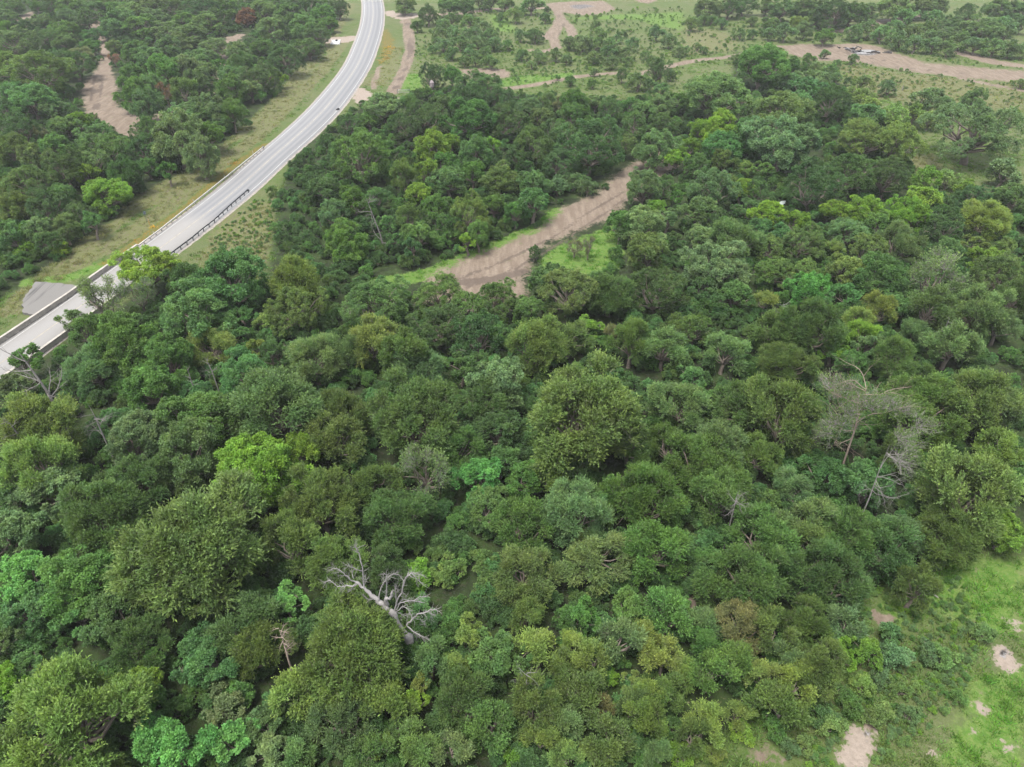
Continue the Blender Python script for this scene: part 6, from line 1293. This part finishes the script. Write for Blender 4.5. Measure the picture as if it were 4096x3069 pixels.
def ash_heap():
    x, y = ASH; root = empty('burn_pile', (x, y, 0)); tag(root, 'burnt brush heap with white ash and charred logs on bare dirt', 'burn pile'); rg = random.Random(8)
    A = simple('white_ash', (.33, .325, .32), .25, 1.2); K = simple('charcoal', (.045, .04, .038), .4, 2.)
    b = MB(); n = 20
    for (cx, cy, a_, b_, h) in ((2.5, 1.2, 4.2, 1.9, .45), (-.5, -2.0, 3.0, 1.1, .3)):
        ring = [(cx, cy, h)]; f = []
        for rr, zz in ((.55, .8), (1., 0)):
            for i in range(n):
                t = 2 * math.pi * i / n; k = rg.uniform(.85, 1.15); ring.append((cx + a_ * rr * k * math.cos(t), cy + b_ * rr * k * math.sin(t), h * zz + .04))
        for i in range(n): f.append((0, 1 + i, 1 + (i + 1) % n)); f.append((1 + i, 1 + n + i, 1 + n + (i + 1) % n, 1 + (i + 1) % n))
        b.add(ring, f)
    b.build('ash', A, root)
    for i in range(26):
        m = MB(); a = rg.uniform(0, 3.1); L = rg.uniform(1., 3.2); cx = rg.gauss(-4.5, 2.2) if i < 17 else rg.uniform(-2, 9); cy = rg.gauss(.5, 1.3) if i < 17 else rg.uniform(-2.5, .5); z = rg.uniform(.2, 1.5) if i < 17 else .25
        m.tube([(cx - L / 2 * math.cos(a), cy - L / 2 * math.sin(a), z), (cx + rg.uniform(-.1, .1), cy, z + rg.uniform(-.1, .3)), (cx + L / 2 * math.cos(a), cy + L / 2 * math.sin(a), z + rg.uniform(-.2, .5))], rg.uniform(.16, .34), .1, 6); m.build('log', K if i % 5 else A, root)
ash_heap()
b = MB(); b.box((SLAB[0], SLAB[1], .6), (1.0, .7, .12), .4, .35); b.box((SLAB[0], SLAB[1] + .1, .3), (.8, .3, .6), .4); o = b.build('dumped_panel', WHITEP); tag(o, 'small white panel lying on the ground at the picture edge', 'panel')
b = MB(); b.tube([(FIELD_POST[0], FIELD_POST[1], -.2), (FIELD_POST[0] + .1, FIELD_POST[1], 1.6)], .12, .10, 7); o = b.build('fence_post', WOOD); tag(o, 'lone dark wooden post standing in the open field', 'post')
b = MB(); b.box((ROAD_MARKER[0], ROAD_MARKER[1], .45), (.9, .6, .3), .5); b.box((ROAD_MARKER[0] + .2, ROAD_MARKER[1], .65), (.5, .4, .25), .9); o = b.build('tyre_scrap', simple('rubber', (.05, .05, .055))); tag(o, 'dark scrap of tyre lying on the near road edge', 'debris')
# fallen logs at the edge of the wood
for (a, b_), l in zip(((FALLEN[0], FALLEN[1]), (FALLEN[2], FALLEN[3])), ('pale fallen log poking from the wood onto the grass', 'thin fallen branch lying at the grass corner of the wood')):
    m = MB(); m.tube([(a[0], a[1], .25), ((a[0] + b_[0]) / 2, (a[1] + b_[1]) / 2 + .1, .35), (b_[0], b_[1], .3)], .11, .06, 7); o = m.build('fallen_log', DEADGREY); tag(o, l, 'log')
# glint of creek water between the trees
def pool():
    x, y = POOL; m, t, out = nt('creek_water'); n1 = noise(t, pos(t), 1.5, 3); princ(t, out, (.30, .33, .31), .12, .5, 0, n1, .2, .05)
    rg = random.Random(2); pts = [(x + 0.6 * math.cos(k * .35) * rg.uniform(.8, 1.2) + 1.0 * math.sin(k * .35), y + 1.5 * math.sin(k * .35) * rg.uniform(.85, 1.15), .3) for k in range(18)]
    b = MB(); b.add(pts, [tuple(range(18))]); o = b.build('creek_water', m); o['kind'] = 'structure'
pool()

# ------------------------------------------------------------------ trees
SIZES = {'L': 4.6, 'M': 3.0, 'S': 1.75}
rr = random.Random(11)
def pick(kind, Rr):
    l = VAR[kind]; best = min(abs(math.log(v[1] / Rr)) for v in l); c = [v for v in l if abs(math.log(v[1] / Rr)) < best + .08]
    return rr.choice(c)
def jitter(c, amt=.12):
    k = rr.uniform(1 - amt * 1.4, 1 + amt * 1.4); return [c[0] * k * rr.uniform(1 - amt, 1 + amt), c[1] * k * rr.uniform(.96, 1.04), c[2] * k * rr.uniform(1 - amt, 1 + amt)]
for (x, y, kd, co, Rr, h, lab) in TREES:
    size, R0, h0, tm, cm = pick(kd, Rr)
    root = empty(NAMES[kd], (x, y, ground_z(x, y) - .05)); root.scale = (Rr / R0, Rr / R0, h / h0); root.rotation_euler = (0, 0, rr.uniform(0, 6.28))
    tag(root, lab, 'shrub' if kd == 's' else 'tree', GROUPS.get(kd))
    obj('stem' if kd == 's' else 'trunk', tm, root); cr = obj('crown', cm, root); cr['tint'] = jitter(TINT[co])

# ------------------------------------------------------------------ dead trees
def twiggy(rng, a, start, d, L, r, lev, seglen=.6, grav=0.):
    """recursive bare branch into Acc"""
    n = max(3, int(L / seglen)); p = [start]; dd = d.copy()
    for i in range(n):
        dd = unit(dd + rng.normal(size=3) * (.30 if grav else .19) + np.array([0, 0, .05 if lev else .02]) - np.array([0, 0, grav])); p.append(p[-1] + dd * L / n)
    p = np.array(p); rad = np.linspace(r, r * .28, len(p)); v, f = tube_np(p, rad, 6 if lev < 1 else 4 if lev < 2 else 3); a.add(v, f)
    if lev >= 3: return
    for _ in range((5, 5, 4)[lev] if L > .5 else 2):
        i = rng.integers(max(1, len(p) // 4), len(p)); nd = unit(unit(p[i] - p[i - 1]) + rdirs(rng, 1)[0] * .85)
        twiggy(rng, a, p[i], nd, L * rng.uniform(.35, .6), rad[i] * .6, lev + 1, seglen * .7, grav)
DM = {'grey': DEADGREY, 'white': DEADWOOD, 'brown': DEADBROWN}
for kk, (x, y, zb, top, lean, spread, style, lab) in enumerate(DEAD):
    rng = np.random.default_rng(300 + kk); root = empty('dead_tree', (x, y, ground_z(x, y))); tag(root, lab, 'dead tree')
    tp = np.array([[0, 0, -.3], [lean * .1, .05, zb * .6 + .2], [lean * .3, 0, zb + (top - zb) * .35], [lean * .7, .1, zb + (top - zb) * .7], [lean, 0, top]]); r0 = (.04 + .012 * top) if 'snag' in lab or 'forked' in lab else (.035 + .006 * top) * (.62 if 'limbs drooping' in lab else 1); v, f = tube_np(tp, np.array([1.2, 1, .8, .5, .15]) * r0, 7)
    obj('trunk', mesh_np('trunk', v, f, (DM[style],), smooth=True), root)
    droop = .0 if 'droop' in lab else .35; nb = 14 if 'tangled' in lab or 'droop' in lab else 8
    for i in range(nb):
        a = Acc(); t = rng.uniform(.15, .95) if 'droop' not in lab else rng.uniform(.35, 1.); z = zb + (top - zb) * t; s = np.array([np.interp(z, tp[:, 2], tp[:, 0]), 0, z]); ang = rng.uniform(0, 6.28) if 'droop' not in lab or 'brown' in lab else rng.uniform(-1.7, .9); d = unit(np.array([math.cos(ang), math.sin(ang), droop + rng.uniform(-.25, .35)]))
        twiggy(rng, a, s, d, spread * rng.uniform(.8, 1.4) * (.75 if 'droop' in lab else 1) * (1.1 - .35 * t), r0 * .42, 1 if nb > 8 or spread > 1.5 else 2, .45, .05 if 'droop' in lab else 0.); v, f = a.get(); obj('limb', mesh_np('limb', v, f, (DM[style],)), root)
    if 'tangled' in lab:
        _, cm = crown_sparse(333, spread * 1.1, top + .6, 18, 44, .3); cr = obj('crown', cm, root); cr['tint'] = TINT['ol']
(bx, by), BR = MAIN_DEAD
root = empty('dead_tree', (bx, by, 0)); tag(root, 'leaning bleached white dead tree with curling bare limbs among green crowns', 'dead tree'); rng = np.random.default_rng(77)
for i, (pts, r0, r1) in enumerate(BR):
    p = np.array(pts, float)
    if i: p[:, 1] += np.interp(p[0, 2], [0, 10], [0, 1.])
    P3, _ = smooth_path(p, max(6, 3 * len(p))); P3 += rng.normal(size=P3.shape) * (.03 if i else .05); P3[0] = p[0]; a = Acc(); v, f = tube_np(P3, np.linspace(r0, r1, len(P3)) * (.70 if i == 0 else .66) * (1 + .12 * rng.normal(size=len(P3)) * (i == 0)), 9 if i == 0 else 6); a.add(v, f)
    if i and r1 < .06:
        for j in range(3, len(P3)):
            for _ in range(2):
                d = unit(unit(P3[j] - P3[j - 1]) + rdirs(rng, 1)[0] * .75); twiggy(rng, a, P3[j], d, rng.uniform(.3, .85), .018, 2, .22)
    v, f = a.get(); obj('trunk' if i == 0 else 'limb', mesh_np('limb', v, f, (DEADWOOD,), smooth=True), root)

# ------------------------------------------------------------------ stuff: undergrowth and grass tufts
def scatter_group(name, coll):
    g = bpy.data.node_groups.new(name, 'GeometryNodeTree'); g.interface.new_socket('Geometry', in_out='INPUT', socket_type='NodeSocketGeometry'); g.interface.new_socket('Geometry', in_out='OUTPUT', socket_type='NodeSocketGeometry')
    gi = g.nodes.new('NodeGroupInput'); go = g.nodes.new('NodeGroupOutput'); ci = g.nodes.new('GeometryNodeCollectionInfo'); ci.inputs['Collection'].default_value = coll; ci.inputs['Separate Children'].default_value = True; ci.inputs['Reset Children'].default_value = True
    iop = g.nodes.new('GeometryNodeInstanceOnPoints'); iop.inputs['Pick Instance'].default_value = True
    def na(n, ty):
        a = g.nodes.new('GeometryNodeInputNamedAttribute'); a.data_type = ty; a.inputs[0].default_value = n; return a.outputs[0]
    L = g.links; L.new(gi.outputs[0], iop.inputs['Points']); L.new(ci.outputs[0], iop.inputs['Instance']); L.new(na('idx', 'INT'), iop.inputs['Instance Index'])
    cx = g.nodes.new('ShaderNodeCombineXYZ'); L.new(na('rot', 'FLOAT'), cx.inputs[2]); L.new(cx.outputs[0], iop.inputs['Rotation']); L.new(na('scl', 'FLOAT'), iop.inputs['Scale']); L.new(iop.outputs[0], go.inputs[0]); return g
def scatter(name, pts, idx, scl, tint, meshes, rng):
    coll = bpy.data.collections.new(name + '_sources')
    for i, me in enumerate(meshes): coll.objects.link(bpy.data.objects.new('%s_source_%02d' % (name, i), me))
    me = bpy.data.meshes.new(name); me.vertices.add(len(pts)); me.vertices.foreach_set('co', np.asarray(pts, np.float32).ravel())
    a = me.attributes.new('idx', 'INT', 'POINT'); a.data.foreach_set('value', np.asarray(idx, np.int32))
    for n_, v_ in (('rot', rng.uniform(0, 6.28, len(pts))), ('scl', scl)): a = me.attributes.new(n_, 'FLOAT', 'POINT'); a.data.foreach_set('value', np.asarray(v_, np.float32))
    a = me.attributes.new('tint', 'FLOAT_COLOR', 'POINT'); a.data.foreach_set('color', np.c_[tint, np.ones(len(pts))].astype(np.float32).ravel())
    o = obj(name, me); o['kind'] = 'stuff'; mod = o.modifiers.new('scatter', 'NODES'); mod.node_group = scatter_group(name, coll); return o
def fan_points(rng, n, y0, y1, power=1.):
    y = y0 + (y1 - y0) * rng.uniform(size=n) ** power; x = rng.uniform(-1, 1, n) * (60 + y * .95); return x, y
gzf = np.vectorize(ground_z)
clumps = [VAR['s'][i][4] for i in range(6)]
rng = np.random.default_rng(21); x, y = fan_points(rng, 34000, 0, 470, .95); M_ = masks_at(x + rng.normal(size=len(x)) * 1.8, y + rng.normal(size=len(x)) * 1.8); keep = (M_['forest'] > .75) & (M_['rich'] < .3) & (M_['dirt'] < .1) & (M_['pale'] < .1) & (seg_dist(x, y, [tuple(p) for p in rc[::6]]) > 7.5); x, y = x[keep], y[keep]
pal = np.array([TINT[c] for c in ('dk', 'md', 'ol', 'dk', 'md', 'dk', 'dk', 'tl')]); tn = pal[rng.integers(0, 8, len(x))] * rng.uniform(.75, 1.2, (len(x), 1))
scatter('undergrowth', np.stack([x, y, gzf(x, y) - .1], 1), rng.integers(0, 6, len(x)), rng.uniform(.4, 1.0, len(x)) * np.where((np.abs(x) > 32 + y * .72) | (y < 20), 2.6, 1.), tn, clumps, rng)
def tuft(seed, n, hgt, spread, wd):
    rng = np.random.default_rng(seed); b = np.c_[rng.normal(size=(n, 2)) * spread, np.zeros(n)]; ax = unit(np.c_[rng.normal(size=(n, 2)) * .5 + b[:, :2] / spread * .25, np.ones(n)]); v, f = leaf_quads(rng, b, ax, hgt * rng.uniform(.5, 1.2, n), wd * rng.uniform(.7, 1.3, n))
    return mesh_np('tuft', v, f, (FOL,), None, {'v': np.repeat(rng.uniform(.3, .7, n), 4), 'tp': np.repeat(rng.uniform(0, .4, n), 4)})
tufts = [tuft(i, 26, .30, .22, .06) for i in range(4)] + [tuft(10 + i, 40, .55, .32, .08) for i in range(3)]
rng = np.random.default_rng(22); x, y = fan_points(rng, 170000, 5, 300, 1.4); M_ = masks_at(x, y); d_ = seg_dist(x, y, [tuple(p) for p in rc[::6]])
keep = ((M_['forest'] < .6) | (M_['rich'] > .5)) & (M_['dirt'] < .35) & (M_['pale'] < .3) & (M_['ash'] < .3) & (d_ > 7) & ~in_poly(x, y, [(p[0], p[1]) for p in APRON]); x, y = x[keep], y[keep]; M_ = {k_: v_[keep] for k_, v_ in M_.items()}
cl = .5 + .5 * np.sin(x * .31 + 2 * np.sin(y * .17)) * np.sin(y * .27 + 1.7 * np.sin(x * .13)); keep = rng.uniform(size=len(x)) < .25 + .75 * cl; x, y = x[keep], y[keep]; M_ = {k_: v_[keep] for k_, v_ in M_.items()}
base = np.array([.095, .15, .04]) * np.ones((len(x), 1)); base = np.where((M_['rich'] > .5)[:, None], np.array([.080, .170, .028]), base); base = np.where((M_['dry'] > .5)[:, None], np.array([.150, .150, .070]), base); og = (M_['orange'] > .4) & (rng.uniform(size=len(x)) < .6); base = np.where(og[:, None], np.array([.34, .19, .03]), base)
base = base * rng.uniform(.7, 1.3, (len(x), 1)) * rng.uniform(.9, 1.1, (len(x), 3)); idx = np.where(rng.uniform(size=len(x)) < .85, rng.integers(0, 4, len(x)), rng.integers(4, 7, len(x)))
scatter('grass_tufts', np.stack([x, y, gzf(x, y)], 1), idx, rng.uniform(.6, 1.4, len(x)), base, tufts, rng)

def in_any(x, y, polys):
    r = np.zeros(len(x), bool)
    for p_ in polys: r |= in_poly(x, y, p_)
    return r
rng = np.random.default_rng(23); x, y = fan_points(rng, 170000, 5, 440, 1.4); M_ = masks_at(x, y); keep = in_any(x, y, WEEDS) & (rng.uniform(size=len(x)) < np.where(y > 150, .35, 1.)) & (M_['pale'] < .3) & (M_['dirt'] < .4) & (seg_dist(x, y, [tuple(p) for p in rc[::6]]) > 6.5); x, y = x[keep], y[keep]
pal = np.array([TINT[c] for c in ('gy', 'md', 'lo', 'br', 'lo', 'gy')]); tn = pal[rng.integers(0, 6, len(x))] * rng.uniform(.85, 1.25, (len(x), 1))
scatter('weeds', np.stack([x, y, gzf(x, y) - .03], 1), rng.integers(0, 6, len(x)), rng.uniform(.06, .25, len(x)) * (1 + np.clip(y - 120, 0, 300) / 130 * rng.uniform(0, 1, len(x)) ** 2), tn, clumps, rng)

# ------------------------------------------------------------------ haze
hz, t, out = nt('haze'); pv = t.nodes.new('ShaderNodeVolumePrincipled'); pv.inputs['Color'].default_value = (.97, .98, 1., 1); pv.inputs['Density'].default_value = .00013; pv.inputs['Anisotropy'].default_value = .2; t.links.new(pv.outputs[0], out.inputs['Volume'])
b = MB(); b.box((0, 1150, 30.25), (5200, 2900, 63.5)); o = b.build('haze', hz); o['kind'] = 'stuff'
